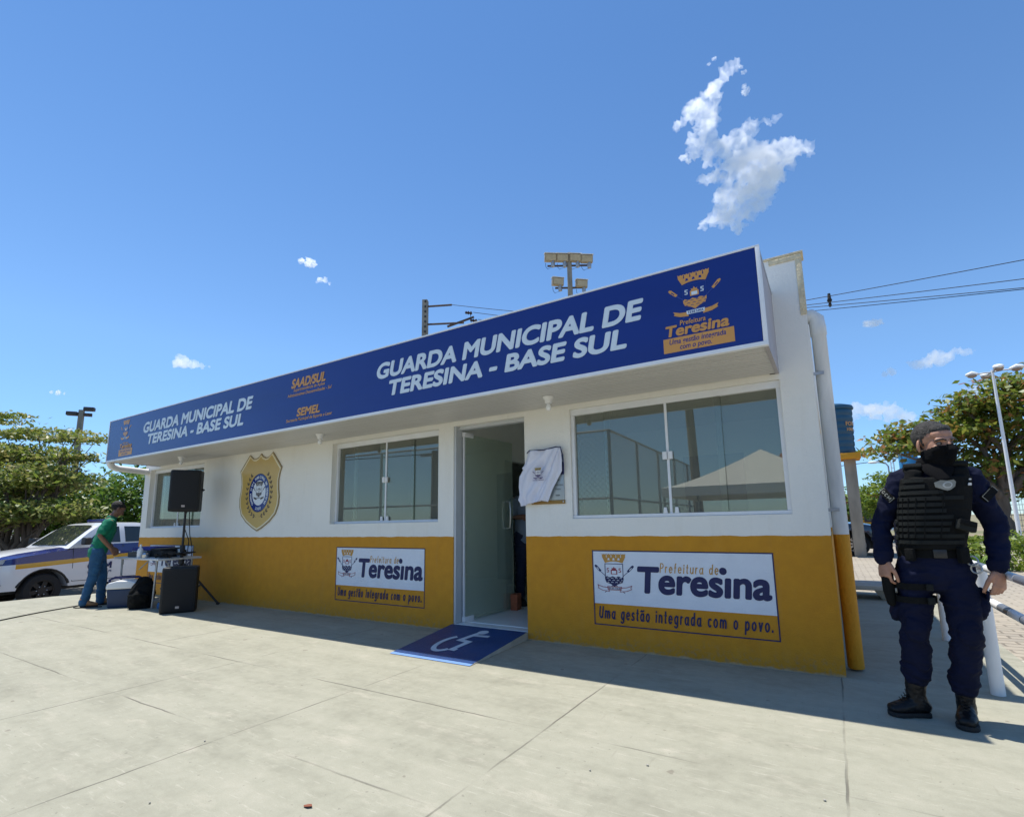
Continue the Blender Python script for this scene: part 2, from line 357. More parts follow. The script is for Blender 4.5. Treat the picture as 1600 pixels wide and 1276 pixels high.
# ------------------------------------------------------------------ materials of the setting
def plaza_mat():
    m, g = newmat('concrete', .85); tc = g.n('TexCoord'); P = tc.outputs['Object']
    big = g.noise(P, .55, 5, .6); st = g.noise(g.mapping(P, (.9, 3.4, 1)), 1.6, 6, .62); fine = g.noise(P, 14, 6, .65); grit = g.noise(P, 160, 2)
    sw = g.n('TexWave', wave_type='RINGS', rings_direction='Z'); sw.inputs['Scale'].default_value = .55; sw.inputs['Distortion'].default_value = 9; sw.inputs['Detail'].default_value = 4; sw.inputs['Detail Scale'].default_value = 1.4
    g.l(P, sw.inputs[0])
    v = g.math('ADD', g.math('MULTIPLY', g.rng(big, .3, .7), .30), g.math('MULTIPLY', g.rng(st, .3, .7), .34))
    v = g.math('ADD', v, g.math('MULTIPLY', g.rng(fine, .3, .7), .26)); v = g.math('ADD', v, g.math('MULTIPLY', sw.outputs[1], .07))
    cr = g.n('ValToRGB'); g.l(v, cr.inputs[0]); e = cr.color_ramp.elements
    e[0].position = .12; e[0].color = (.235, .228, .172, 1); e[1].position = .88; e[1].color = (0.403, 0.382, 0.302, 1)
    x = e.new(.5); x.color = (0.332, 0.323, 0.248, 1)
    # pale dusty scuffs and dark specks
    dust = g.rng(g.noise(g.mapping(P, (1, 2.6, 1)), 2.3, 8, .72), .56, .72); spk = g.rng(g.noise(P, 7.5, 2), .735, .75)
    c = g.mix(g.math('MULTIPLY', dust, .72), cr.outputs[0], (.47, .43, .345)); c = g.mix(g.math('MULTIPLY', spk, .6), c, (.16, .13, .10))
    # control joints sawn into the slab
    sep = g.n('SeparateXYZ'); g.l(P, sep.inputs[0]); wob = g.math('MULTIPLY', g.math('SUBTRACT', g.noise(P, 5, 3), .5), .02)
    def line(co, at, w, brk, lo):
        dd = g.math('ABSOLUTE', g.math('ADD', g.math('SUBTRACT', co, at), wob)); a = g.rng(dd, w*.45, w, 1, 0)
        return g.math('MULTIPLY', a, g.rng(g.noise(P, brk, 3), lo-.04, lo+.14, .06, .85))
    J = None
    for at in (-.03, -1.457, -2.965, -4.48, -6.0, -7.5, -9.0, -10.5, 1.5):
        a = line(sep.outputs[0], at, .007, 1.9, .46); J = a if J is None else g.math('MAXIMUM', J, a)
    for at in (-1.81, -2.705, -4.3): J = g.math('MAXIMUM', J, line(sep.outputs[1], at, .007, 1.3, .47))
    vor = g.n('TexVoronoi', feature='DISTANCE_TO_EDGE'); vor.inputs['Scale'].default_value = .75; vv = g.n('VectorMath', operation='ADD'); nz = g.n('TexNoise'); nz.inputs['Scale'].default_value = 2.2; nz.inputs['Detail'].default_value = 5
    g.l(P, nz.inputs[0]); g.l(P, vv.inputs[0]); g.l(nz.outputs[1], vv.inputs[1]); g.l(vv.outputs[0], vor.inputs[0])
    ck = g.math('MULTIPLY', g.rng(vor.outputs[0], .0012, .004, 1, 0), g.rng(g.noise(P, .9, 3), .68, .74)); J2 = g.math('MAXIMUM', J, g.math('MULTIPLY', ck, .7)); scr = g.math('MULTIPLY', g.rng(g.noise(g.mapping(P, (2.2, 19, 1)), 3.1, 5, .6), .60, .68), .30); scr2 = g.math('MULTIPLY', g.rng(g.noise(g.mapping(P, (23, 3, 1)), 1.7, 5, .6), .64, .70), .22); c = g.mix(scr, c, (.57, .53, .44)); c = g.mix(scr2, c, (.20, .185, .14)); c = g.mix(g.rng(grit, .35, .7, 0, .30), c, (.26, .235, .175)); pit = g.rng(g.noise(P, 34, 2), .70, .74); c = g.mix(g.math('MULTIPLY', pit, .45), c, (.14, .125, .10))
    c = g.mix(g.math('MULTIPLY', J2, .82), c, (.075, .065, .05)); g.l(c, g.p.inputs['Base Color'])
    b = g.bump(g.math('ADD', g.math('MULTIPLY', fine, .6), g.math('MULTIPLY', st, .8)), .25, .012); b = g.bump(grit, .25, .003, b); b = g.bump(g.math('MULTIPLY', J2, -1), .6, .006, b)
    g.l(b, g.p.inputs['Normal']); return m
def paver_mat():
    m, g = newmat('pavers', .9); tc = g.n('TexCoord'); P = tc.outputs['Object']
    br = g.n('TexBrick'); br.inputs['Scale'].default_value = 1; br.inputs['Brick Width'].default_value = .23; br.inputs['Row Height'].default_value = .13; br.inputs['Mortar Size'].default_value = .012
    br.inputs['Color1'].default_value = (.40, .345, .27, 1); br.inputs['Color2'].default_value = (.30, .265, .215, 1); br.inputs['Mortar'].default_value = (.13, .11, .085, 1)
    nz = g.n('TexNoise'); nz.inputs['Scale'].default_value = 6; vv = g.n('VectorMath', operation='MULTIPLY_ADD'); g.l(P, nz.inputs[0]); g.l(nz.outputs[1], vv.inputs[0]); vv.inputs[1].default_value = (.05, .05, 0); g.l(P, vv.inputs[2]); g.l(vv.outputs[0], br.inputs[0])
    d = g.rng(g.noise(P, .7, 6, .65), .35, .65); f = g.noise(P, 22, 4)
    c = g.mix(g.math('MULTIPLY', d, .55), br.outputs[0], (.46, .40, .30)); c = g.mix(g.math('MULTIPLY', f, .3), c, (.22, .19, .15)); g.l(c, g.p.inputs['Base Color'])
    b = g.bump(br.outputs[1], -.5, .012); g.l(g.bump(f, .4, .008, b), g.p.inputs['Normal']); return m
def wall_mat():
    m, g = newmat('painted plaster', .75); tc = g.n('TexCoord'); P = tc.outputs['Object']; sep = g.n('SeparateXYZ'); g.l(P, sep.inputs[0])
    edge = g.math('ADD', sep.outputs[2], g.math('MULTIPLY', g.math('SUBTRACT', g.noise(P, 6, 5), .5), .022))
    n1 = g.noise(P, 1.3, 5, .6); n2 = g.noise(P, 9, 5, .6)
    wh = g.mix(g.math('MULTIPLY', g.rng(n1, .4, .75), .5), (.86, .835, .76), (.78, .75, .67)); ye = g.mix(g.rng(n2, .3, .7), (.62, .275, .008), (.55, .235, .007))
    c = g.mix(g.math('GREATER_THAN', edge, 1.0), ye, wh)
    foot = g.rng(g.math('ADD', sep.outputs[2], g.math('MULTIPLY', g.noise(P, 11, 4), .055)), .028, .045, .75, 0); c = g.mix(foot, c, (.42, .36, .26))
    spl = g.math('MULTIPLY', g.rng(g.math('ADD', sep.outputs[2], g.math('MULTIPLY', g.noise(P, 5, 7, .7), .30)), .14, .30, 1, 0), g.rng(g.noise(P, 28, 4, .7), .48, .62)); c = g.mix(g.math('MULTIPLY', spl, .5), c, (.27, .22, .15))
    stain = g.math('MULTIPLY', g.rng(g.noise(g.mapping(P, (3, 3, .5)), 2.2, 6, .7), .54, .78), .13); c = g.mix(stain, c, (.42, .33, .16)); g.l(c, g.p.inputs['Base Color'])
    t = g.noise(P, 75, 3, .6); b = g.bump(t, .55, .008); g.l(g.bump(n2, .25, .02, b), g.p.inputs['Normal']); return m
def glass_mat(name, tint, refl=1., base=.10, milk=.0, milkc=(.5, .52, .48)):
    m = bpy.data.materials.new(name); m.use_nodes = True; t = m.node_tree; t.nodes.remove(t.nodes['Principled BSDF'])
    tr = t.nodes.new('ShaderNodeBsdfTransparent'); tr.inputs[0].default_value = (*tint, 1); gl = t.nodes.new('ShaderNodeBsdfGlossy'); gl.inputs['Roughness'].default_value = .004; gl.inputs[0].default_value = (.96*refl, .93*refl, .80*refl, 1)
    fr = t.nodes.new('ShaderNodeLayerWeight'); fr.inputs[0].default_value = .5; pw = t.nodes.new('ShaderNodeMath'); pw.operation = 'POWER'; pw.inputs[1].default_value = 4.2
    ad = t.nodes.new('ShaderNodeMath'); ad.operation = 'MULTIPLY_ADD'; ad.inputs[1].default_value = .9; ad.inputs[2].default_value = base; ad.use_clamp = True
    mx = t.nodes.new('ShaderNodeMixShader'); L = t.links.new; L(fr.outputs[1], pw.inputs[0]); L(pw.outputs[0], ad.inputs[0]); L(ad.outputs[0], mx.inputs[0]); L(tr.outputs[0], mx.inputs[1]); L(gl.outputs[0], mx.inputs[2]); df = t.nodes.new('ShaderNodeBsdfDiffuse'); df.inputs[0].default_value = (*milkc, 1); m2 = t.nodes.new('ShaderNodeMixShader'); m2.inputs[0].default_value = milk; L(mx.outputs[0], m2.inputs[1]); L(df.outputs[0], m2.inputs[2]); L(m2.outputs[0], t.nodes['Material Output'].inputs[0])
    return m
def soil_mat():
    m, g = newmat('dry earth', .95); tc = g.n('TexCoord'); P = tc.outputs['Object']; a = g.rng(g.noise(P, .09, 8, .65), .4, .6); f = g.noise(P, 3, 8, .7)
    c = g.mix(a, (.30, .235, .15), (.13, .15, .05)); c = g.mix(g.math('MULTIPLY', f, .6), c, (.20, .16, .10)); g.l(c, g.p.inputs['Base Color']); g.l(g.bump(f, .6, .05), g.p.inputs['Normal']); return m
M = {}
M['plaza'] = plaza_mat(); M['paver'] = paver_mat(); M['wall'] = wall_mat(); M['soil'] = soil_mat()
M['asphalt'] = mat('asphalt', (.17, .155, .13), .9, var=.25, vscale=2, bump=.4, bscale=140)
M['kerb'] = mat('kerb concrete', (.45, .42, .35), .9, var=.2, vscale=7, bump=.3, bscale=50)
M['alu'] = mat('white aluminium', (.78, .79, .80), .35, var=.04, vscale=9)
M['pvc'] = mat('white pvc ceiling', (.60, .585, .56), .42, var=.05, vscale=2, stretch=(.3, 6, 1))
M['groove'] = mat('ceiling groove', (.14, .135, .13), .7)
M['signblue'] = mat('blue sign vinyl', (.005, .022, .19), .20, var=.12, vscale=1.2, bump=.14, bscale=2.2, stretch=(.35, 1, 2.2))
M['lettergrey'] = mat('pale letter vinyl', (.70, .77, .80), .4, var=.03)
M['orange'] = mat('orange vinyl', (.66, .31, .07), .4, var=.04)
M['white'] = mat('white paint', (.80, .80, .79), .55, var=.03, vscale=4)
M['signwhite'] = mat('white wall sign paint', (.72, .76, .82), .7, var=.05, vscale=5, bump=.3, bscale=75)
M['navyink'] = mat('navy sign paint', (.010, .014, .085), .6, var=.12, vscale=12, bump=.25, bscale=75)
M['ochreink'] = mat('ochre sign paint', (.52, .27, .05), .6, var=.08, vscale=12)
M['redink'] = mat('dark red sign paint', (.28, .03, .05), .6)
M['yellowtrim'] = mat('yellow wall paint', (.62, .275, .009), .7, var=.1, vscale=6, bump=.4, bscale=80)
M['cream'] = mat('worn cream plaster', (.66, .56, .37), .85, var=.22, vscale=14, bump=.6, bscale=60)
M['glass'] = glass_mat('green tinted window glass', (.66, .72, .66), .60, .24, .11)
M['doorglass'] = glass_mat('green tempered glass', (.90, .955, .91), .9, .22, .24, (.62, .72, .62))
M['innerwall'] = mat('inner wall paint', (.84, .84, .80), .8, var=.03, bump=.2, bscale=70)
M['tile'] = mat('pale floor tile', (.80, .81, .80), .2, var=.05)
M['dark'] = mat('dark void', (.03, .032, .034), .7)
M['rubber'] = mat('black rubber', (.012, .012, .013), .75, bump=.2, bscale=90)
M['steel'] = mat('steel', (.55, .56, .57), .3, metal=1)
M['galv'] = mat('galvanised steel', (.42, .43, .44), .5, metal=.6, var=.2, vscale=9)
M['polecon'] = mat('weathered pole concrete', (.30, .265, .21), .9, var=.3, vscale=4, stretch=(1, 1, .3), bump=.4, bscale=25)
M['pipe'] = mat('stained white pvc pipe', (.60, .61, .60), .5, var=.30, vscale=5, stretch=(1.4, 1.4, .35), bump=.1, bscale=12)

# ------------------------------------------------------------------ ground
def sheet(name, poly, z, m, th=0):
    mb = MB()
    if th: mb.prism(poly, lambda u, v, d: (u, v, d), z-th, z)
    else: mb.flat(poly, lambda u, v, d: (u, v, d), z)
    return struct(mb.build(name, m))
sheet('ground', [(-2500, -2500), (2500, -2500), (2500, 2500), (-2500, 2500)], -.60, M['soil'])
sheet('pavement', [(-11.98, -30), (1.18, -30), (1.18, 5.0), (-11.35, 5.0), (-11.74, -.45), (-11.97, -.9)], 0, M['plaza'], .5)
sheet('road', [(-20.0, -60), (-12.0, -60), (-12.0, 90), (-20.0, 90)], -.52, M['asphalt'])
sheet('pavement', [(1.18, -40), (60, -40), (60, 19.5), (-11.3, 19.5), (-11.3, 5.0), (1.18, 5.0)], -.03, M['paver'], .5)
mb = MB(); mb.box2(1.18, 1.62, -12, 1.15, -.06, -.004); struct(mb.build('kerb', M['kerb'], bevel=.01))
mb = MB(); mb.box2(-20.3, -20.0, -50, 80, -.6, -.36); struct(mb.build('kerb', M['kerb'], bevel=.02))
sheet('pavement', [(-60, -60), (-20.3, -60), (-20.3, 90), (-60, 90)], -.40, mat('park earth', (.36, .30, .20), .95, var=.35, vscale=.8, bump=.5, bscale=6))
sheet('street', [(-80, 19.5), (120, 19.5), (120, 27), (-80, 27)], -.05, mat('far asphalt', (.21, .19, .165), .9, var=.2, vscale=1.5))

# ------------------------------------------------------------------ guard post building
B = thing('guard_post', 'low white and ochre guard post with long blue signboard canopy above its windows', 'building')
def wall_openings(mb, x0, x1, z0, z1, y0, y1, ops):
    xs = sorted({x0, x1, *[o[0] for o in ops], *[o[1] for o in ops]}); zs = sorted({z0, z1, *[o[2] for o in ops], *[o[3] for o in ops]})
    hole = lambda x, z: any(o[0] < x < o[1] and o[2] < z < o[3] for o in ops)
    solid = lambda i, k: 0 <= i < len(xs)-1 and 0 <= k < len(zs)-1 and not hole((xs[i]+xs[i+1])/2, (zs[k]+zs[k+1])/2)
    for i in range(len(xs)-1):
        for k in range(len(zs)-1):
            if not solid(i, k): continue
            a, b, c, d = xs[i], xs[i+1], zs[k], zs[k+1]
            mb.add([(a, y0, c), (b, y0, c), (b, y0, d), (a, y0, d)], [(0, 1, 2, 3)]); mb.add([(a, y1, c), (b, y1, c), (b, y1, d), (a, y1, d)], [(3, 2, 1, 0)])
            if not solid(i-1, k): mb.add([(a, y0, c), (a, y1, c), (a, y1, d), (a, y0, d)], [(3, 2, 1, 0)])
            if not solid(i+1, k): mb.add([(b, y0, c), (b, y1, c), (b, y1, d), (b, y0, d)], [(0, 1, 2, 3)])
            if not solid(i, k-1): mb.add([(a, y0, c), (b, y0, c), (b, y1, c), (a, y1, c)], [(3, 2, 1, 0)])
            if not solid(i, k+1): mb.add([(a, y0, d), (b, y0, d), (b, y1, d), (a, y1, d)], [(0, 1, 2, 3)])
WIN = [(-2.128, -.239), (-5.71, -3.828), (-10.913, -9.005)]; WZ = (1.166, 2.244); DOOR = (-3.6035, -2.657, -.02, 2.243)
mb = MB(); wall_openings(mb, -11.13, 0, -.02, 3.262, 0, .15, [(a, b, *WZ) for a, b in WIN]+[DOOR]); mb.build('front_wall', M['wall'], B)
mb = MB(); wall_openings(mb, .15, 5.0, -.02, 3.262, 0, .15, [(.55, 3.35, .95, 2.25)]); mb.v = [(-b, a, c) for a, b, c in mb.v]; mb.build('side_wall', M['wall'], B)  # opening holds the unseen window added to light the room
mb = MB(); mb.box2(-11.13, -10.98, .15, 5.0, -.02, 3.262); mb.build('side_wall', M['wall'], B)
mb = MB(); mb.box2(-10.98, -.15, 4.85, 5.0, -.02, 3.262); mb.build('back_wall', M['wall'], B)
mb = MB(); mb.box2(-10.98, -.15, .15, 4.85, 2.72, 2.86); mb.build('roof', M['kerb'], B)
mb = MB(); mb.box2(-10.98, -.15, .15, 4.85, 2.58, 2.60); mb.build('ceiling', M['innerwall'], B)
mb = MB(); mb.box2(-10.98, -.15, .15, 4.85, .0, .078); mb.box2(-3.60, -2.66, .012, .15, 0, .074); mb.build('floor', M['tile'], B)
mb = MB(); mb.box2(-3.66, -.15, 3.55, 3.65, .078, 2.58); mb.build('inner_wall', M['innerwall'], B)
mb = MB(); mb.box2(-3.76, -3.66, .15, 1.13, .078, 2.58); mb.box2(-3.76, -3.66, 2.05, 4.85, .078, 2.58); mb.box2(-3.76, -3.66, 1.13, 2.05, 1.97, 2.58); mb.build('inner_wall', M['innerwall'], B)
mb = MB(); mb.box2(-4.95, -4.85, .15, 4.85, .078, 2.58); mb.build('inner_wall', M['innerwall'], B)
mb = MB(); mb.box2(-1.9, -1.02, 3.52, 3.546, .078, 2.10); mb.build('inner_door', mat('navy door leaf', (.02, .035, .075), .4), B)
# cream plaster edge on the parapet end and its cap
mb = MB(); mb.box2(-.235, .006, -.008, 0, 3.215, 3.262); mb.box2(-.040, .006, -.0081, 0, 2.74, 3.215); mb.box2(-11.14, .02, -.012, .16, 3.264, 3.282); mb.build('parapet_coping', M['cream'], B, bevel=.006)
# canopy
FL, FR, FYP, ZB, ZT = -10.58, -.233, -.818, 2.306, 3.009
mb = MB(); mb.box2(FL+.03, FR-.03, FYP, FYP+.02, ZB+.01, ZT-.012); sp = mb.build('sign_panel', M['signblue'], B)
mb = MB(); mb.box2(FL, FR, FYP-.008, FYP+.035, ZB-.022, ZB+.008); mb.box2(FL, FR, FYP-.006, FYP+.035, ZT-.014, ZT); mb.box2(FR-.028, FR, FYP-.007, FYP+.035, ZB+.008, ZT-.014); mb.box2(FL, FL+.02, FYP-.007, FYP+.035, ZB+.008, ZT-.014)
mb.build('canopy_trim', M['alu'], B, bevel=.002)
M['sheet'] = mat('grey sheet end', (.40, .37, .38), .5, var=.1)
mb = MB(); mb.box2(FR-.03, FR-.003, FYP+.036, -.001, ZB-.018, ZT-.02); mb.build('canopy_end', M['sheet'], B); mb = MB(); mb.box2(FL+.002, FL+.025, FYP+.036, -.001, ZB-.018, ZT-.02); mb.build('canopy_end', M['sheet'], B)
mb = MB(); mb.box2(FL, FR, FYP+.03, -.001, ZT-.05, ZT-.02); mb.build('canopy_roof', M['galv'], B)
mb = MB()
for i in range(8):
    y0 = FYP+.036+i*.0972; mb.box2(FL+.026, FR-.031, y0, y0+.038, ZB-.012, ZB-.002); mb.box2(FL+.026, FR-.031, y0+.052, y0+.088, ZB-.012, ZB-.002)
mb.build('soffit', M['pvc'], B, bevel=.0015)
mb = MB(); mb.box2(FL+.026, FR-.031, FYP+.036, -.002, ZB-.002, ZB+.004); mb.build('soffit_backing', M['groove'], B)
# windows
def window(x0, x1, y):
    z0, z1 = WZ; w = x1-x0; t = .034
    fr = MB(); fr.box2(x0, x1, y-.012, y+.05, z1-.062, z1-.001); fr.box2(x0, x1, y-.02, y+.05, z0+.001, z0+.030); fr.box2(x0+.001, x0+t, y-.01, y+.05, z0+.03, z1-.062); fr.box2(x1-t, x1-.001, y-.01, y+.05, z0+.03, z1-.062)
    f = fr.build('window', M['alu'], B, bevel=.003)
    a, b = x0+t, x1-t; W = b-a
    for u0, u1, dy in ((0, .20, .022), (.17, .498, .006), (.502, .76, .006), (.73, 1, .022)):
        MB().box2(a+u0*W, a+u1*W, y+dy, y+dy+.006, z0+.03, z1-.062).build('glass_pane', M['glass'], f)
    c = a+.5*W
    MB().box2(c-.011, c+.011, y+.0, y+.012, z0+.03, z1-.062).build('centre_seal', M['alu'], f)
    zc = z0+.50*(z1-z0)
    k = MB(); k.box2(c-.045, c-.004, y-.022, y-.001, zc-.035, zc+.035); k.box2(c+.004, c+.045, y-.022, y-.001, zc-.035, zc+.035); k.build('latch', M['white'], f, bevel=.004)
    for q in (-.062, .038):
        k = MB(); k.prism([(c+q-.004, z0+.031), (c+q+.034, z0+.031), (c+q+.027, z0+.082), (c+q+.003, z0+.082)], lambda u, v, d: (u, d, v), y-.02, y-.001); k.build('roller', M['white'], f, bevel=.003)
sw = MB(); [sw.box2(-.10, -.05, a, b, c, d) for a, b, c, d in ((.551, .585, .951, 2.249), (3.315, 3.349, .951, 2.249), (.585, 3.315, .951, .985), (.585, 3.315, 2.2, 2.249), (1.93, 1.97, .985, 2.2))]  # unseen side window, added to let more daylight into the room
added_window = sw.build('side_window', M['alu'], B); MB().box2(-.08, -.074, .585, 3.315, .985, 2.2).build('glass_pane', M['glass'], added_window)
window(*WIN[0], .035); window(*WIN[1], .085); window(*WIN[2], .085)
# door
mb = MB(); mb.box2(-3.602, -3.575, .01, .135, .076, 2.242); mb.box2(-3.575, -2.66, .06, .13, 2.205, 2.241); mb.build('door_frame', mat('grey door jamb', (.52, .54, .55), .5, var=.05), B)
dr = MB(); dr.box2(0, .93, -.005, .005, .09, 2.165); door = dr.build('door', M['doorglass'], B); door.location = (-3.545, .115, 0); door.rotation_euler = (0, 0, R(86.5))
k = MB(); k.box2(-.01, .012, -.008, .008, .09, 2.165); k.build('edge_seal', M['alu'], door)
for zz in (2.13, .075): MB().box2(-.012, .15, -.02, .02, zz, zz+.055).build('hinge', M['alu'], door, bevel=.004)
for sd in (-1, 1):
    k = MB(); hy = sd*.055; k.sweep([(.80, sd*.006, 1.07), (.80, hy, 1.075), (.80, hy*1.15, 1.2), (.80, hy*1.15, 1.3), (.80, hy, 1.40), (.80, sd*.006, 1.405)], .013, 10); k.build('handle', M['steel'], door, smooth=60)
# soffit lamp holders
M['bulb'] = mat('opal lamp glass', (.85, .85, .82), .25)
for x in (-2.145, -5.442, -8.92):
    k = MB(); k.lathe((x, -.4, 2.292), [(.055, 0), (.052, -.012), (.035, -.03), (.032, -.06), (.024, -.064)], 18); lh = k.build('lamp_holder', M['white'], B, smooth=50)
    k = MB(); k.lathe((x, -.4, 2.292), [(.014, -.066), (.018, -.075), (.026, -.095), (.027, -.11), (.018, -.125), (.004, -.13)], 16); k.build('bulb', M['bulb'], lh, smooth=60)
# rain pipes
k = MB(); k.sweep([(-.06, .25, 2.80), (.03, .25, 2.80), (.062, .25, 2.765), (.068, .25, 2.68)], .06, 18, side=(0, 1, 0)); k.lathe((.068, .25, 1.0), [(.054, 0), (.054, 1.62), (.060, 1.625), (.060, 1.70)], 20); pp = k.build('drainpipe', M['pipe'], B, smooth=50)
k = MB(); k.lathe((.0685, .25, .015), [(.052, 0), (.0548, .01), (.0548, .987)], 20); k.build('drainpipe_foot', M['yellowtrim'], pp, smooth=50)
for zz in (2.28, 1.18): MB().box2(.0, .075, .19, .196, zz, zz+.025).build('pipe_clip', M['galv'], pp)
k = MB(); k.sweep([(-10.62, -.74, 2.285), (-10.66, -.70, 2.24), (-10.72, -.6, 2.215), (-11.02, .02, 2.215), (-11.2, .3, 2.21)], .055, 16); k.lathe((-11.02, -.0, 2.215), [(.062, -.05), (.062, .05)], 16, axis=(-.45, .9, 0)); k.build('gutter_pipe', M['white'], B, smooth=60)
k = MB(); k.box2(-.305, -.24, -.013, -.0005, 2.290, 2.296); k.build('dark_wall_line', M['dark'], B)  # thin dark strip on the wall just under the soffit

# ------------------------------------------------------------------ lettering on the signboard
PF = lambda u, v, d: (u, FYP-.0015-d, v)
def sign_text(name, rows, m, **kw):
    for t, u, v, w, c in rows:
        ws = []; stroke_text(None, t, u, v, w, c, PF, 0, words=ws, **kw); [q.build(name, m, sp) for q in ws if q.v]
for t, u, v, w, c in (('GUARDA MUNICIPAL DE', -3.995, 2.660, 2.90, .176), ('TERESINA - BASE SUL', -3.82, 2.458, 2.60, .168), ('GUARDA MUNICIPAL DE', -9.295, 2.658, 3.01, .176), ('TERESINA - BASE SUL', -9.13, 2.464, 2.68, .166)): [q.build('lettering', M['lettergrey'], sp) for q in bold_words(t, u, v, w, c, PF, 0, .20, .044)]
for t, u, v, w, c in (('SAAD/SUL', -5.46, 2.790, .635, .120), ('SEMEL', -5.33, 2.432, .43, .102)): [q.build('lettering', M['orange'], sp) for q in bold_words(t, u, v, w, c, PF, 0, .20, .044)]
for t_, u_, v_, w_ in (('Superintendência de Ações', -5.41, 2.748, .58), ('Administrativas Descentralizadas - Sul', -5.525, 2.690, .815), ('Secretaria Municipal de Esporte e Lazer', -5.525, 2.382, .845)): mb = MB(); font_text(mb, t_, u_, v_, w_, .038, PF, 0, .2, .014); mb.build('small_lettering', M['orange'], sp)

def crest(mb, u, v, s, P, d, c):     # u,v: shield centre; s: shield height; c: material slots dict
    q = lambda pts: [(u+x*s, v+y*s) for x, y in pts]
    for sx in (-1, 1):               # crossed oars behind the shield
        mb.ribbon(q([(sx*.78, .20), (sx*-.52, -.86)]), .030*s, P, d, c['line']); mb.flat(q([(sx*(.70+.04), .12), (sx*.98, .34), (sx*1.03, .42), (sx*.98, .47), (sx*.90, .44), (sx*.66, .19)]), P, d+.0002, c['oar'])
        mb.flat(q([(sx*.80, .215), (sx*.92, .325), (sx*.90, .36), (sx*.78, .245)]), P, d+.0004, c['field'])
    sh = [(-.46, .52), (.46, .52), (.46, -.22), (.40, -.36), (.16, -.44), (0, -.56), (-.16, -.44), (-.40, -.36), (-.46, -.22)]
    mb.flat(q(sh), P, d+.0006, c['field'])
    mb.ribbon(q(sh), .022*s*c.get('lw', 1), P, d+.0008, c['line'], closed=True)
    wv = [(-.46, -.10+.0)]+[(-.46+.092*i, -.10+.035*math.sin(i*1.9)) for i in range(1, 10)]+[(.46, -.08)]
    mb.flat(q(wv+[(.45, -.22), (.39, -.35), (.16, -.43), (0, -.54), (-.16, -.43), (-.39, -.35), (-.45, -.22)]), P, d+.0010, c['water'])
    for r in range(3):
        for i in range(4): x = -.33+.22*i+(.08 if r % 2 else 0)-.04*r*0; mb.ribbon(q([(x-.06, -.17-.1*r), (x, -.15-.1*r), (x+.06, -.17-.1*r)]), .022*s, P, d+.0012, c['field'])
    mb.flat(q([(-.17, .02), (.17, .02), (.17, .22), (.10, .27), (.13, .33), (.05, .31), (0, .40), (-.05, .31), (-.13, .33), (-.10, .27), (-.17, .22)]), P, d+.0010, c['house']); mb.flat(q([(-.115, .05), (.115, .05), (.115, .19), (-.115, .19)]), P, d+.0012, c['windows'])
    for x in (-.31, .31): mb.ribbon(q([(x+.06, .30), (x-.04, .30), (x-.05, .24), (x+.04, .20), (x+.03, .13), (x-.07, .13)]), .035*s, P, d+.0010, c['small'])
    cr = [(-.46, .56), (-.62, .88)]     # mural crown with towers
    for i in range(5):
        x = -.5+.25*i; y = .86+.0*i; cr += [(x-.10, y), (x-.12, y+.15), (x-.05, y+.11), (x, y+.15), (x+.05, y+.11), (x+.12, y+.15), (x+.10, y), (x+.125, y-.06)]
    cr = cr[:-1]+[(.62, .88), (.46, .56), (.24, .62), (0, .64), (-.24, .62)]
    mb.flat(q(cr), P, d+.0008, c['crown'])
    for x in (-.26, 0, .26): mb.flat(q([(x-.06, .70), (x+.06, .70), (x+.035, .80), (x-.035, .80)]), P, d+.0011, c['gate'])
    mb.flat(q([(-.34, -.72), (.34, -.72), (.36, -.57), (-.36, -.57)]), P, d+.0014, c['ribbon'])
    for sx in (-1, 1):
        mb.flat(q([(sx*.28, -.80), (sx*.62, -.76), (sx*.86, -.66), (sx*.82, -.60), (sx*.88, -.50), (sx*.62, -.59), (sx*.30, -.62)]), P, d+.0012, c['tail'])
    stroke_text(mb, 'TERESINA', u-.30*s, v-.695*s, .60*s, .095*s, P, d+.0018, w=.2, shear=0, mi=c['text'])
sc = dict(line=3, oar=0, field=1, water=0, house=0, windows=2, small=2, crown=0, gate=1, ribbon=2, tail=0, text=1, lw=.4)
ML = [M['orange'], M['signblue'], M['lettergrey'], mat('dim blue line', (.03, .06, .30), .4)]
mb = MB(); crest(mb, -.685, 2.750, .183, PF, 0, sc); mb.build('emblem', ML, sp)
mb = MB(); crest(mb, -9.925, 2.770, .183, PF, 0, sc); mb.build('emblem', ML, sp)
def slogan(u0, s):      # u0: left edge of the box, s: width of the box
    mb = bold_words('Teresina', u0+.02*s, 2.472, .92*s, .088, PF, .0002, .16, .040)[0]
    font_text(mb, 'Prefeitura', u0+.26*s, 2.548, .37*s, .038, PF, .001, .1, .012, mi=0)
    mb.flat([(u0, 2.352), (u0+s, 2.352), (u0+s, 2.462), (u0, 2.462)], PF, .0002, 0)
    font_text(mb, 'Uma gestão integrada', u0+.09*s, 2.414, .80*s, .040, PF, .0008, .2, .014, mi=1); font_text(mb, 'com o povo.', u0+.24*s, 2.368, .45*s, .040, PF, .0008, .2, .014, mi=1)
    mb.build('slogan_plate', ML, sp)
slogan(-.932, .495); slogan(-10.11, .49)

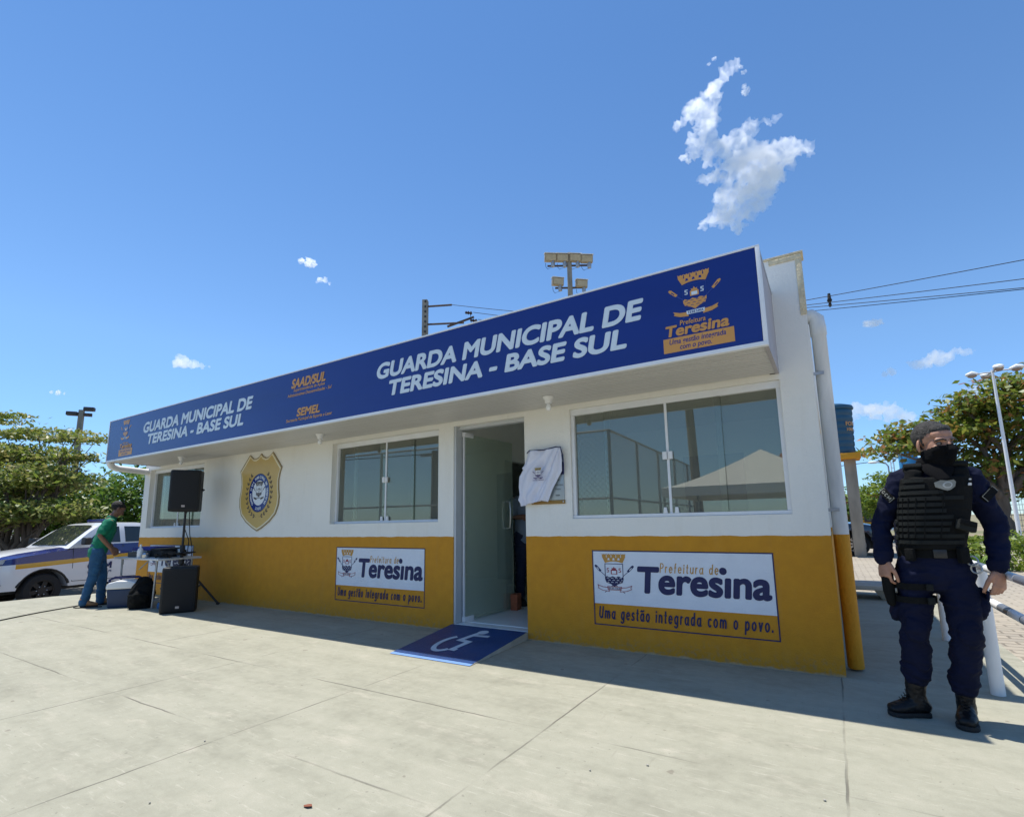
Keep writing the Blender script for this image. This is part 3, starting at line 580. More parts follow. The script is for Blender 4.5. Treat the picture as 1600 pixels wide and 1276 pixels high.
# ------------------------------------------------------------------ hand painted wall signs
PW = lambda u, v, d: (u, -.0025-d, v)
IN = [M['signwhite'], M['navyink'], M['ochreink'], M['redink'], M['yellowtrim']]
wc = dict(line=1, oar=1, field=0, water=1, house=3, windows=0, small=3, crown=2, gate=0, ribbon=0, tail=0, text=1, lw=1.6)
def painted_sign(x0, x1):
    w = x1-x0; s = w/1.525; mb = MB()
    wht = mb.flat([(x0, .396), (x1, .394), (x1, .862), (x0, .866)], PW, 0, 0)
    mb.ribbon([(x0, .213), (x1, .208), (x1, .863), (x0, .867)], .010, PW, .0003, 1, closed=True)
    o = mb.build('painted_panel', IN, B)
    mb = bold_words('Teres\u0131na', x0+.405*s, .506, 1.09*s, .236, PW, .0006, .09, .036, mi=1, rise=-.004)[0]
    mb.build('painted_lettering', IN, o); mb = MB(); mb.ell((x0+1.147*s, -.0030, .716), (.030*s, .0012, .030), 14, mi=1); mb.build('painted_dot', IN, o); mb = MB()
    ws = []; stroke_text(None, 'Prefeitura de', x0+.625*s, .690, .485*s, .075, PW, .0009, LOW, w=.11, shear=.12, gap=.25, mi=2, capstyle='round', jit=.001, words=ws)
    stroke_text(None, 'Uma gestão integrada com o povo.', x0+.042*s, .272, 1.44*s, .098, PW, .0006, LOW, w=.125, shear=.10, gap=.26, mi=1, capstyle='round', jit=.001, words=ws)
    [q.build('painted_lettering', IN, o) for q in ws if q.v]
    mb = MB(); c2 = x0+.205*s
    crest(mb, c2, .655, .185, PW, .0006, wc)
    for sx in (-1, 1): mb.ribbon([(c2+sx*x*.185, .655+y*.185) for x, y in [(.28, -.80), (.62, -.76), (.86, -.66), (.82, -.60), (.88, -.50), (.62, -.59), (.30, -.62)]], .005, PW, .0026, 3, closed=True)
    mb.ribbon([(c2+x*.185, .655+y*.185) for x, y in [(-.34, -.72), (.34, -.72), (.36, -.57), (-.36, -.57)]], .005, PW, .0028, 3, closed=True)
    mb.build('painted_crest', IN, o)
for a, b in ((-1.932, -.407), (-5.536, -4.018), (-10.66, -9.14)): painted_sign(a, b)

# ------------------------------------------------------------------ shield badge on the wall
bu, bz = -7.345, 1.66
half = [(0, .592), (.05, .548), (.13, .522), (.20, .527), (.27, .572), (.30, .592), (.535, .352), (.50, .27), (.475, .15), (.485, .04), (.51, -.08), (.50, -.20), (.44, -.33), (.30, -.44), (.12, -.53), (0, -.575)]
BG = [mat('gold badge film', (.56, .38, .10), .35, var=.06, vscale=4), mat('badge edge brown', (.34, .25, .12), .5), mat('badge cream line', (.78, .70, .48), .5), M['signblue'], mat('badge white', (.72, .78, .84), .4), mat('badge dark ink', (.06, .05, .05), .6)]
def outline(k): return [(bu+x*k, bz+y*k) for x, y in half]+[(bu-x*k, bz+y*k) for x, y in half[-2:0:-1]]
mb = MB(); mb.prism(outline(1), PW, 0, .012, 1); mb.flat(outline(.965), PW, .0125, 2); mb.flat(outline(.925), PW, .013, 0)
bo = mb.build('shield_badge', BG, B)
mb = MB(); ex, ez = .255, .283; cx, cz = bu+.005, bz-.005
el = lambda k: [(cx+ex*k*math.cos(t), cz+ez*k*math.sin(t)) for t in [2*math.pi*i/48 for i in range(48)]]
mb.flat(el(1.03), PW, .0132, 5); mb.flat(el(1), PW, .0136, 3); mb.flat(el(.665), PW, .0140, 4)
def around(txt, a0, a1, rr, cap, flip=False):
    n = len(txt)
    for i, ch in enumerate(txt):
        a = R(a0+(a1-a0)*(i+.5)/n)
        def PT(uu, vv, d, a=a):
            r = rr+vv*(-1 if flip else 1); ang = a-(uu)/rr*(-1 if flip else 1)
            return PW(cx+ex/ .27*r*math.cos(ang), cz+ez/.27*r*math.sin(ang), d)
        stroke_text(mb, ch, -.014, 0, .028 if ch != 'I' else .01, cap, PT, .0142, w=.22, shear=0, mi=4)
around('GUARDA CIVIL MUNICIPAL DE TERESINA', 228, -48, .204, .042)
around('2008', 250, 290, .246, .042, True)
bc = dict(line=5, oar=5, field=4, water=5, house=5, windows=4, small=5, crown=5, gate=4, ribbon=4, tail=5, text=5)
crest(mb, cx, cz+.02, .150, PW, .0145, bc)
for sx in (-1, 1):                    # laurel branches
    pts = [(cx+sx*.315*math.sin(R(t)), cz-.36*math.cos(R(t))) for t in range(6, 143, 4)]; mb.ribbon(pts, .0035, PW, .0138, 5)
    for i in range(2, len(pts), 3):
        p, q = Vector(pts[i-1]), Vector(pts[i]); t = (q-p).normalized(); nn = Vector((-t.y, t.x))
        for o2 in (-1, 1):
            tip = q+t*.048+nn*o2*.034; m_ = q+t*.014+nn*o2*.024; m2 = q+t*.036+nn*o2*.008
            mb.flat([tuple(q), tuple(m_), tuple(tip), tuple(m2)], PW, .0139+.00002*i, 5)
mb.build('badge_emblem', BG, bo)

# ------------------------------------------------------------------ ramp in front of the door
ramp = thing('door_ramp', 'blue painted wheelchair ramp sloping up to the open glass door', 'ramp', (-3.05, -.5, 0))
def RP(u, v, d):                       # u along the facade, v: 0 front .. 1 back
    y = -1.0+v*1.0; xl = -3.50+(-3.61+3.50)*v; xr = -2.60+(-2.66+2.60)*v
    return (xl+(xr-xl)*u, y, .006+.068*v+d)
mb = MB(); g8 = [(0, 0), (1, 0), (1, 1), (0, 1)]; top = [RP(u, v, -.003) for u, v in g8]; bot = [(p[0], p[1], -.002) for p in top]
mb.add(top+bot, [(0, 1, 2, 3), (7, 6, 5, 4), (0, 4, 5, 1), (1, 5, 6, 2), (2, 6, 7, 3), (3, 7, 4, 0)]); mb.build('ramp_base', M['kerb'], ramp, world=True)
mb = MB(); n = 6
mb.add([RP(u, v, .0) for u, v in ((.004, .035), (.996, .035), (.996, .985), (.004, .985))]+[RP(u, v, -.0028) for u, v in ((.004, .035), (.996, .035), (.996, .985), (.004, .985))], [(0, 1, 2, 3), (0, 4, 5, 1), (1, 5, 6, 2), (2, 6, 7, 3), (3, 7, 4, 0)])
mb.build('ramp_mat', mat('blue floor paint', (.008, .045, .17), .45, var=.25, vscale=3, bump=.3, bscale=60), ramp, world=True)
mb = MB(); mb.add([RP(u, v, -.001) for u, v in ((.0, -.012), (1, -.012), (1, .034), (0, .034))], [(0, 1, 2, 3)]); mb.build('ramp_lip', mat('light blue lip', (.16, .30, .62), .5, var=.1), ramp, world=True)
mb = MB(); q = lambda pts: [(.505+x*.205, .50+y*.33) for x, y in pts]
mb.flat(q(arc(.22, .98, .30, .20, 0, 360, 16)[:-1]), RP, .002); mb.ribbon(q([(-.12, .62), (.95, .66)]), .052, RP, .0022); mb.ribbon(q([(.12, .90), (-.02, .60), (-.22, .10), (.42, .02), (.26, -.68), (.55, -.70)]), .062, RP, .0026); mb.ribbon(q(arc(-.40, -.25, .60, .66, 118, 318, 18)), .055, RP, .0030)
mb.build('wheelchair_symbol', mat('grey white floor paint', (.58, .64, .70), .6, var=.08, vscale=12), ramp, world=True)

# ------------------------------------------------------------------ plaque and the shirt hung over it
pl = thing('plaque', 'metal inauguration plaque half hidden under the hanging white shirt', 'plaque', (-2.38, 0, 1.32))
MB().box2(-2.56, -2.205, -.016, -.001, 1.352, 1.80).build('plate', mat('brushed plate', (.36, .42, .46), .35, metal=.5, var=.05), pl, bevel=.002, world=True)
MB().box2(-2.575, -2.20, -.018, -.001, 1.315, 1.351).build('plaque_base', mat('bronze strip', (.30, .17, .04), .4, metal=.3), pl, bevel=.002, world=True)
mb = MB(); PP = lambda u, v, d: (u, -.0165-d, v)
for v, w in ((1.54, .05), (1.49, .09), (1.45, .06), (1.39, .05)): font_text(mb, 'TERESINA', -2.30, v, w, .016, PP, .0002)
mb.build('plate_lettering', M['dark'], pl, world=True)
for x in (-2.56, -2.215): k = MB(); k.ell((x, -.019, 1.333), (.009, .004, .009), 10); k.build('screw', M['steel'], pl, world=True, smooth=60)
sh = thing('t_shirt', 'white shirt with small crest draped over the wall plaque beside the door', 'shirt', (-2.45, -.03, 1.58))
Lp = [(1.853, -2.585), (1.80, -2.59), (1.72, -2.635), (1.685, -2.665), (1.672, -2.655), (1.60, -2.70), (1.50, -2.71), (1.40, -2.70), (1.365, -2.71), (1.335, -2.685), (1.31, -2.68)]
Rp = [(1.862, -2.215), (1.855, -2.208), (1.75, -2.25), (1.60, -2.32), (1.45, -2.39), (1.352, -2.43)]
Lp = [(1.853, -2.592), (1.80, -2.60), (1.71, -2.645), (1.690, -2.668), (1.672, -2.652), (1.60, -2.700), (1.50, -2.708), (1.42, -2.698), (1.365, -2.715), (1.332, -2.690), (1.300, -2.682)]
def li(P, t):
    f = t*(len(P)-1); i = min(int(f), len(P)-2); f -= i; return tuple(P[i][k]*(1-f)+P[i+1][k]*f for k in (0, 1))
nu, nv = 44, 50; vs = []
for j in range(nv+1):
    a = li(Lp, j/nv); b = li(Rp, j/nv)
    for i in range(nu+1):
        u = i/nu; x = a[1]*(1-u)+b[1]*u; z = a[0]*(1-u)+b[0]*u; fold = .018*math.sin(u*9+z*7)+.012*math.sin(u*17-z*18)+.024*noise.noise(Vector((x*9, z*5, 2)))
        sag = .014*(j/nv); ed = min(u, 1-u)*8; vs.append((x, -.034-sag-min(1, ed)*(fold+.016), z))
fs = [(j*(nu+1)+i, j*(nu+1)+i+1, (j+1)*(nu+1)+i+1, (j+1)*(nu+1)+i) for j in range(nv) for i in range(nu)]
Ls = [(1.850, -2.228), (1.75, -2.275), (1.60, -2.345), (1.45, -2.415), (1.358, -2.462)]; Rs = [(1.862, -2.212), (1.74, -2.199), (1.632, -2.203), (1.47, -2.302), (1.335, -2.366)]; sv_ = []
for j in range(31):
    a = li(Ls, j/30); b = li(Rs, j/30)
    for i in range(13):
        u = i/12; x = a[1]*(1-u)+b[1]*u; z = a[0]*(1-u)+b[0]*u; sv_.append((x, -.052-.030*math.sin(math.pi*min(1, u*1.25+.1))*min(1, j/5)-.008*noise.noise(Vector((x*14, z*9, 7))), z))
mb = MB(); mb.add(vs, fs); mb.add(sv_, [(j*13+i, j*13+i+1, (j+1)*13+i+1, (j+1)*13+i) for j in range(30) for i in range(12)]); o = mb.build('shirt_cloth', mat('white cotton', (.72, .73, .82), .85, bump=.15, bscale=300), sh, smooth=180, world=True)
md = o.modifiers.new('thick', 'SOLIDIFY'); md.thickness = .003
mb = MB(); PS = lambda u, v, d: (u, -.083-d, v)
crest(mb, -2.455, 1.615, .062, PS, .0, dict(line=1, oar=1, field=0, water=1, house=1, windows=0, small=1, crown=2, gate=1, ribbon=1, tail=1, text=0)); font_text(mb, 'GESTÃO TERESINA', -2.52, 1.548, .13, .012, PS, 0, 0, .01, mi=1)
mb.build('shirt_print', [M['white'], mat('print violet', (.05, .02, .12), .7), mat('print olive', (.30, .22, .03), .7)], sh, world=True)
k = MB(); k.tube([(-2.60, -.05, 1.84), (-2.57, -.055, 1.862), (-2.40, -.052, 1.856), (-2.26, -.055, 1.874), (-2.215, -.05, 1.87), (-2.198, -.045, 1.80), (-2.188, -.04, 1.70), (-2.19, -.04, 1.60)], .0055, 8); k.build('cord', M['navyink'], sh, smooth=60, world=True)
k = MB(); k.box2(-2.232, -2.203, -.022, -.0195, 1.60, 1.725); k.build('collar_band', M['navyink'], sh, world=True)
# brick door stop
MBk = MB(); MBk.obox((-3.44, 1.02, .078+.095), (.09, .15, .19), R(12)); tag(MBk.build('brick', mat('red clay brick', (.36, .11, .05), .85, var=.2, vscale=20, bump=.4, bscale=60), bevel=.005), 'red clay brick standing as a stop against the open glass door', 'brick')
# ------------------------------------------------------------------ vehicles
M['carwhite'] = mat('white car paint', (.78, .79, .80), .25, coat=.6, var=.02, vscale=3)
M['carglass'] = mat('dark car glass', (.022, .028, .026), .04, spec=.8)
M['blackplastic'] = mat('black plastic', (.015, .015, .017), .5, bump=.1, bscale=120)
M['lampglass'] = mat('headlamp', (.55, .60, .66), .08, metal=.6, var=.3, vscale=14)
M['carint'] = mat('car interior', (.03, .03, .032), .8)
M['navypaint'] = mat('dark blue car paint', (.008, .022, .05), .12, metal=.2, coat=1)
def guard_paint():
    m, g = newmat('white blue and yellow livery', .2); g.p.inputs['Coat Weight'].default_value = .7; g.p.inputs['Coat Roughness'].default_value = .04
    tc = g.n('TexCoord'); sep = g.n('SeparateXYZ'); g.l(tc.outputs['Object'], sep.inputs[0])
    t = g.math('SUBTRACT', sep.outputs[2], g.math('MULTIPLY_ADD', sep.outputs[0], .055, .965))
    front = g.math('GREATER_THAN', sep.outputs[0], -.52)
    c = g.mix(g.math('MULTIPLY', g.math('MULTIPLY', g.math('GREATER_THAN', t, -.065), g.math('LESS_THAN', t, .036)), front), (.76, .77, .79), (.62, .33, .02)); edge_ = g.math('ABSOLUTE', g.math('SUBTRACT', sep.outputs[1], .9)); low_ = g.math('MAXIMUM', g.math('GREATER_THAN', sep.outputs[0], .42), g.math('GREATER_THAN', edge_, .60)); c = g.mix(g.math('MULTIPLY', low_, g.math('GREATER_THAN', t, .035)), c, (.010, .018, .15)); g.l(c, g.p.inputs['Base Color']); return m
def prism_body(mb, poly, w, cuts_x, cuts_z, fn):       # extruded side profile, sliced and then shaped by fn(x,y,z)
    bm = bmesh.new(); a = [bm.verts.new((x, 0, z)) for x, z in poly]; b = [bm.verts.new((x, w, z)) for x, z in poly]; k = len(poly)
    bm.faces.new(a); bm.faces.new(b[::-1])
    for i in range(k): bm.faces.new((a[i], a[(i+1) % k], b[(i+1) % k], b[i]))
    for x in cuts_x: bmesh.ops.bisect_plane(bm, geom=bm.verts[:]+bm.edges[:]+bm.faces[:], plane_co=(x, 0, 0), plane_no=(1, 0, 0))
    for z in cuts_z: bmesh.ops.bisect_plane(bm, geom=bm.verts[:]+bm.edges[:]+bm.faces[:], plane_co=(0, 0, z), plane_no=(0, 0, 1))
    for y in (.12, .35, w/2, w-.35, w-.12): bmesh.ops.bisect_plane(bm, geom=bm.verts[:]+bm.edges[:]+bm.faces[:], plane_co=(0, y, 0), plane_no=(0, 1, 0))
    bmesh.ops.triangulate(bm, faces=[f for f in bm.faces if len(f.verts) > 4])
    for v in bm.verts: v.co = Vector(fn(*v.co))
    bmesh.ops.recalc_face_normals(bm, faces=bm.faces)
    bm.verts.index_update(); mb.add([tuple(v.co) for v in bm.verts], [tuple(v.index for v in f.verts) for f in bm.faces]); bm.free()
def arch(cx, r, z0, n=12): h = math.asin(max(-1, min(1, (z0-.37)/r))); return [(cx-r*math.cos(h+(math.pi-2*h)*i/n), .37+r*math.sin(h+(math.pi-2*h)*i/n)) for i in range(n+1)]
def wheel(parent, x, y, r, w, rimr, spokes, rimmat, sd):
    k = MB(); k.lathe((x, y, r), [(rimr, -w/2), (r-.03, -w/2), (r-.006, -w/2+.03), (r, -w/2+.06), (r, w/2-.06), (r-.006, w/2-.03), (r-.03, w/2), (rimr, w/2)], 36, axis=(0, 1, 0), caps=False); tyre = k.build('wheel', M['rubber'], parent, smooth=40)
    k = MB(); yo = y-sd*w*.30
    k.lathe((x, y, r), [(rimr+.004, -w*.44), (rimr-.02, -w*.42), (rimr-.02, w*.42), (rimr+.004, w*.44)], 30, axis=(0, 1, 0), caps=False)
    for i in range(spokes):
        a = 2*math.pi*i/spokes+.2; rot = Matrix.Rotation(-a, 3, 'Y'); k.obox(Vector((x, yo, r))+rot @ Vector((rimr*.55, 0, 0)), (rimr*.95, .03, rimr*(.34 if spokes > 6 else .55)*.7), rot)
    k.lathe((x, yo, r), [(rimr*.34, -.03), (rimr*.30, .03)], 18, axis=(0, 1, 0)); rim = k.build('rim', rimmat, tyre, smooth=40)
    for i in range(6 if spokes < 8 else 0): k = MB(); a = 2*math.pi*i/6; k.ell((x+rimr*.42*math.cos(a), yo-sd*.025, r+rimr*.42*math.sin(a)), (.014, .012, .014), 8); k.build('wheel_nut', M['steel'], rim, smooth=60)
    k = MB(); k.lathe((x, y+sd*.03, r), [(.02, -.02), (rimr-.025, -.02), (rimr-.025, .02), (.02, .02)], 24, axis=(0, 1, 0)); k.build('brake_disc', M['dark'], rim)
def panel(mb, pts, off, th=.006):       # glass panel on 4+ 3D points, slightly proud along off
    off = Vector(off); a = [Vector(p)+off for p in pts]; b = [p-off*.6 for p in a]; k = len(a)
    mb.add(a+b, [tuple(range(k)), tuple(range(2*k-1, k-1, -1))]+[(i, (i+1) % k, (i+1) % k+k, i+k) for i in range(k)])
# --- municipal guard pickup, nose towards the plaza; local x runs rearwards, y = 0 is the side in view
pk = thing('pickup_truck', 'white double cab pickup with blue bonnet and yellow stripe parked by the trees', 'pickup', (-15.1, -.15, -.52), math.atan2(.982, -.189))
LIV = guard_paint(); W = 1.80
poly = [(-.98, .42), (-1.02, .55), (-1.02, .80), (-.97, 1.03), (-.80, 1.12), (-.40, 1.20), (.10, 1.27), (.44, 1.31), (1.2, 1.33), (2.55, 1.35), (2.62, 1.36), (4.15, 1.38), (4.20, 1.30), (4.20, .60), (3.62, .52)]+arch(3.08, .47, .52)[::-1]+[(2.5, .42), (.55, .42)]+arch(0, .47, .42)[::-1]
def sh_pk(x, y, z):
    c = y-W/2; s_ = abs(c)/(W/2); k = 1-.055*max(0, (z-.95)/.4)**1.5-.05*max(0, (.6-z)/.3)
    if x < -.35: k *= 1-.26*min(1, (-.35-x)/.67)**2.2
    z2 = z-(.07*s_**4 if z > 1.02 and x < .5 else 0)+(.02*(1-s_*s_) if z > 1.05 and x < .45 else 0)
    return (x+(.10*s_**2 if x < -.7 else 0), W/2+c*k, z2)
mb = MB(); prism_body(mb, poly, W, [-.85, -.65, -.45, -.2, .1, .45, 1.5, 2.6, 3.6], [.6, .8, .98, 1.08, 1.18, 1.26], sh_pk); mb.build('body', LIV, pk, smooth=38)
cabp = [(.30, 1.26), (.62, 1.50), (1.02, 1.80), (1.16, 1.845), (1.5, 1.87), (2.05, 1.865), (2.32, 1.82), (2.46, 1.6), (2.60, 1.33)]
def sh_cab(x, y, z): c = y-W/2; k = .955-.17*max(0, (z-1.30)/.56)-.03*max(0, (z-1.78)/.1); return (x+.10*(abs(c)/(W/2))**2*max(0, 1-(x-.3)/.9 if x < 1.2 else 0), W/2+c*k, z-.03*(abs(c)/(W/2))**4*(1 if z > 1.75 else 0))
mb = MB(); prism_body(mb, cabp, W, [.62, 1.02, 1.5, 2.05, 2.3], [1.36, 1.5, 1.64, 1.78], sh_cab); mb.build('cab', M['carwhite'], pk, smooth=35)
def on_cab(x, z, sd, push=.010): c = (-W/2 if sd < 0 else W/2); p = sh_cab(x, W/2+c, z); return (p[0], p[1]+(-push if sd < 0 else push), p[2])
for sd in (-1, 1):
    for pts in ([(.70, 1.37), (1.12, 1.76), (1.50, 1.79), (1.50, 1.37)], [(1.62, 1.37), (1.62, 1.79), (2.12, 1.78), (2.30, 1.66), (2.34, 1.37)]):
        mb = MB(); panel(mb, [on_cab(x, z, sd, .0) for x, z in pts], (0, sd*.008, 0)); mb.build('side_window', M['carglass'], pk)
mb = MB(); ws = []
for j in range(6):
    t = j/5
    for i in range(9):
        y = .18+(W-.36)*i/8; x = .40+.60*t; z = 1.335+(1.79-1.335)*t; p = sh_cab(x, y, z); ws.append((p[0]-.015, p[1], p[2]+.012))
mb.add(ws, [(j*9+i, j*9+i+1, (j+1)*9+i+1, (j+1)*9+i) for j in range(5) for i in range(8)]); mb.build('windscreen', M['carglass'], pk, smooth=60)
for sd, y in ((-1, -.12), (1, W+.12)):
    mb = MB(); mb.obox((.66, y, 1.42), (.13, .22, .17), R(8*sd)); m_ = mb.build('mirror', M['blackplastic'], pk, bevel=.035, seg=3); mb = MB(); mb.obox((.70, y-sd*.10, 1.37), (.06, .14, .04)); mb.build('mirror_arm', M['blackplastic'], m_)
def on_side(x, z, push=.004): p = sh_pk(x, 0, z); return (p[0], p[1]-push, p[2])
for x0, x1 in ((.50, 1.55), (1.58, 2.50)):
    mb = MB(); pts = [(x0, 1.30), (x0, .9), (x0+.02, .52), (x1-.02, .50), (x1, .9), (x1, 1.31)]
    mb.ribbon(pts, .012, lambda u, v, d: on_side(u, v, .003+d), 0); mb.build('door_seam', M['dark'], pk)
    mb = MB(); q = on_side(x1-.16, 1.12, .022); mb.obox(q, (.17, .03, .035)); mb.build('door_handle', M['carwhite'], pk, bevel=.01)
mb = MB(); PK = lambda u, v, d: on_side(u, v, .006+d)
stroke_text(mb, 'GCM', .80, .745, .52, .17, PK, 0, w=.24, shear=0, gap=.12); font_text(mb, 'TERESINA - PI', .80, .655, .52, .055, PK, 0, 0, .02); mb.build('door_lettering', M['navyink'], pk)
for a in (0, 3.08):
    for y in (.15, W-.15): wheel(pk, a, y, .37, .25, .225, 6, M['blackplastic'], 1 if y < 1 else -1)
    mb = MB(); mb.sweep([(p[0], .02, p[1]) for p in arch(a, .475, .50)], [(.022, .03)]*13, 8, side=(0, 1, 0)); mb.build('wheel_arch', M['blackplastic'], pk, smooth=60)
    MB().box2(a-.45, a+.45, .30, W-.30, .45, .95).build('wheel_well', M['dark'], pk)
mb = MB(); hl = [(-.99, .28, .90), (-.93, .12, .92), (-.72, .025, .99), (-.47, .012, 1.06), (-.55, .03, 1.10), (-.80, .10, 1.07), (-.96, .24, 1.03)]; panel(mb, [(x-.01, y+.05, z) for x, y, z in hl], (-.012, -.022, .004)); mb.build('headlight', M['lampglass'], pk)
mb = MB(); panel(mb, [(x-.01, W-y-.05, z) for x, y, z in hl], (-.012, .022, .004)); mb.build('headlight', M['lampglass'], pk)
MB().box2(-1.0, -.90, .42, W-.42, .62, .98).build('grille', M['blackplastic'], pk, bevel=.03)
mb = MB(); panel(mb, [(-.96, .17, .50), (-.84, .10, .52), (-.70, .05, .56), (-.82, .09, .62), (-.95, .16, .66)], (-.012, -.02, 0)); mb.build('fog_lamp_recess', M['navyink'], pk)
MB().box2(-.9, 4.1, .3, W-.3, .34, .5).build('underbody', M['dark'], pk)
mb = MB(); mb.box2(1.42, 1.56, .45, W-.45, 1.875, 1.95); mb.build('light_bar', mat('blue light bar', (.01, .02, .12), .2), pk, bevel=.03)
# --- dark car behind the building, nose to the right
cr = thing('parked_car', 'dark blue car parked behind the right end of the guard post', 'car', (.56, 15.55, -.03), math.pi)
poly = [(-.86, .34), (-.92, .5), (-.88, .78), (-.74, .88), (-.2, .98), (.5, 1.03), (2.6, 1.08), (3.45, 1.05), (3.5, .6), (3.42, .36), (3.16, .34)]+[(x, z) for x, z in arch(2.7, .41, .34)][::-1]+[(2.2, .30), (.5, .30)]+arch(0, .41, .34)[::-1]
def sh_cr(x, y, z):
    c = y-.9; k = 1-.06*max(0, (z-.8)/.3)**1.4-.05*max(0, (.5-z)/.2)
    if x < -.3: k *= 1-.22*min(1, (-.3-x)/.6)**2
    return (x+(.10*(abs(c)/.9)**2 if x < -.6 else 0), .9+c*k, z-.05*(abs(c)/.9)**4*(1 if z > .9 else 0))
mb = MB(); prism_body(mb, poly, 1.8, [-.7, -.4, -.1, .5, 2, 3.2], [.5, .7, .86, .95], sh_cr); o = mb.build('body', M['navypaint'], cr, smooth=38)
cabp = [(.35, 1.0), (1.05, 1.40), (1.4, 1.47), (2.2, 1.47), (2.9, 1.36), (3.3, 1.05)]
sh_c2 = lambda x, y, z: (x, .9+(y-.9)*(.95-.2*max(0, (z-1.02)/.45)), z)
mb = MB(); prism_body(mb, cabp, 1.8, [1.05, 2.2, 2.9], [1.1, 1.3, 1.4], sh_c2); mb.build('cab', M['navypaint'], cr, smooth=35)
for y, sd in ((0, -1), (1.8, 1)):
    mb = MB(); panel(mb, [(lambda p: (p[0], p[1], p[2]))(sh_c2(x, y, z)) for x, z in ((.72, 1.08), (1.18, 1.37), (1.75, 1.39), (1.75, 1.08))], (0, sd*.008, 0)); mb.build('side_window', M['carglass'], cr)
    mb = MB(); panel(mb, [sh_c2(x, y, z) for x, z in ((1.85, 1.08), (1.85, 1.39), (2.7, 1.33), (2.9, 1.1))], (0, sd*.008, 0)); mb.build('side_window', M['carglass'], cr)
mb = MB(); panel(mb, [sh_c2(.48, .25, 1.09), sh_c2(.48, 1.55, 1.09), sh_c2(.98, 1.5, 1.37), sh_c2(.98, .3, 1.37)], (-.012, 0, .012)); mb.build('windscreen', M['carglass'], cr)
for a in (0, 2.7):
    for y in (.12, 1.68): wheel(cr, a, y, .33, .21, .235, 10, M['steel'], 1 if y < 1 else -1)
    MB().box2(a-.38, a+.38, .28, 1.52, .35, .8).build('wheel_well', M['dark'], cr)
for y in (.30, 1.5): mb = MB(); mb.obox((-.80, y, .78), (.22, .34, .11), R(18 if y > 1 else -18)); mb.build('headlight', M['lampglass'], cr, bevel=.03)
MB().box2(-.6, 3.3, .3, 1.5, .2, .4).build('underbody', M['dark'], cr)

# ------------------------------------------------------------------ trees and plants
def leafmat(name, cols, trans=.42, gloss=.45):
    m, g = newmat(name, gloss); ge = g.n('NewGeometry'); cr = g.n('ValToRGB'); g.l(ge.outputs['Random Per Island'], cr.inputs[0]); e = cr.color_ramp.elements
    e[0].color = (*cols[0], 1); e[1].color = (*cols[-1], 1)
    for i, c in enumerate(cols[1:-1]): x = e.new((i+1)/(len(cols)-1)); x.color = (*c, 1)
    g.l(cr.outputs[0], g.p.inputs['Base Color']); tl = g.n('BsdfTranslucent'); g.l(cr.outputs[0], tl.inputs[0]); mx = g.n('MixShader'); mx.inputs[0].default_value = trans
    g.l(g.p.outputs[0], mx.inputs[1]); g.l(tl.outputs[0], mx.inputs[2]); g.l(mx.outputs[0], g.t.nodes['Material Output'].inputs[0]); return m
M['bark'] = mat('grey brown bark', (.13, .10, .075), .95, var=.35, vscale=5, stretch=(2, 2, .4), bump=.8, bscale=14)
LM = dict(olive=leafmat('olive leaves', [(.11, .16, .025), (.20, .26, .04), (.30, .33, .08), (.33, .29, .10), (.17, .25, .035)]), green=leafmat('deep green leaves', [(.045, .10, .014), (.085, .17, .022), (.13, .24, .035), (.20, .28, .05)]),
          almond=leafmat('almond leaves', [(.09, .14, .02), (.16, .22, .03), (.23, .25, .04), (.22, .24, .04), (.36, .14, .05), (.13, .19, .03), (.18, .23, .03), (.10, .16, .02)]), bush=leafmat('bright bush leaves', [(.10, .16, .02), (.18, .27, .03), (.27, .33, .05), (.12, .20, .02)]))
def leaves(blobs, n, size, seed, up=.55, shell=.55, aspect=.5):
    rs = np.random.RandomState(seed); vol = np.array([(b[3]*b[4]*b[5])**.75 for b in blobs]); cnt = (vol/vol.sum()*n).astype(int); P = []
    for b, c in zip(blobs, cnt):
        # clumps inside each blob give light and dark masses with gaps between
        nc = max(3, int(c/26)); d = rs.normal(size=(nc, 3)); d /= np.linalg.norm(d, axis=1)[:, None]; rr = shell+(1-shell)*rs.rand(nc, 1)**.6; cc = d*rr
        k = rs.randint(0, nc, c); sp = .17+.10*rs.rand(c, 1); p = cc[k]+rs.normal(size=(c, 3))*sp*np.array([1, 1, .75]); P.append(np.array(b[:3])+p*np.array(b[3:6]))
    P = np.concatenate(P); m = len(P); nrm = rs.normal(size=(m, 3)); nrm[:, 2] = np.abs(nrm[:, 2])+up; nrm /= np.linalg.norm(nrm, axis=1)[:, None]
    t = rs.normal(size=(m, 3)); t -= nrm*(t*nrm).sum(1)[:, None]; t /= np.linalg.norm(t, axis=1)[:, None]; b = np.cross(nrm, t); s = size*(.6+.8*rs.rand(m, 1)); w = s*aspect
    v = np.stack([P-t*s*.5, P+b*w*.5-nrm*s*.06+t*s*.08, P+t*s*.55-nrm*s*.10, P-b*w*.5-nrm*s*.06+t*s*.08], 1).reshape(-1, 3)
    return v, np.arange(m*4).reshape(m, 4)
def leaf_obj(name, v, f, m, parent):
    me = bpy.data.meshes.new(name); me.vertices.add(len(v)); me.vertices.foreach_set('co', v.ravel().astype(np.float32)); me.loops.add(f.size); me.loops.foreach_set('vertex_index', f.ravel().astype(np.int32))
    me.polygons.add(len(f)); me.polygons.foreach_set('loop_start', np.arange(0, f.size, 4, dtype=np.int32)); me.polygons.foreach_set('loop_total', np.full(len(f), 4, np.int32)); me.materials.append(m); me.update(); me.validate()
    o = bpy.data.objects.new(name, me); COL.objects.link(o); o.parent = parent; return o
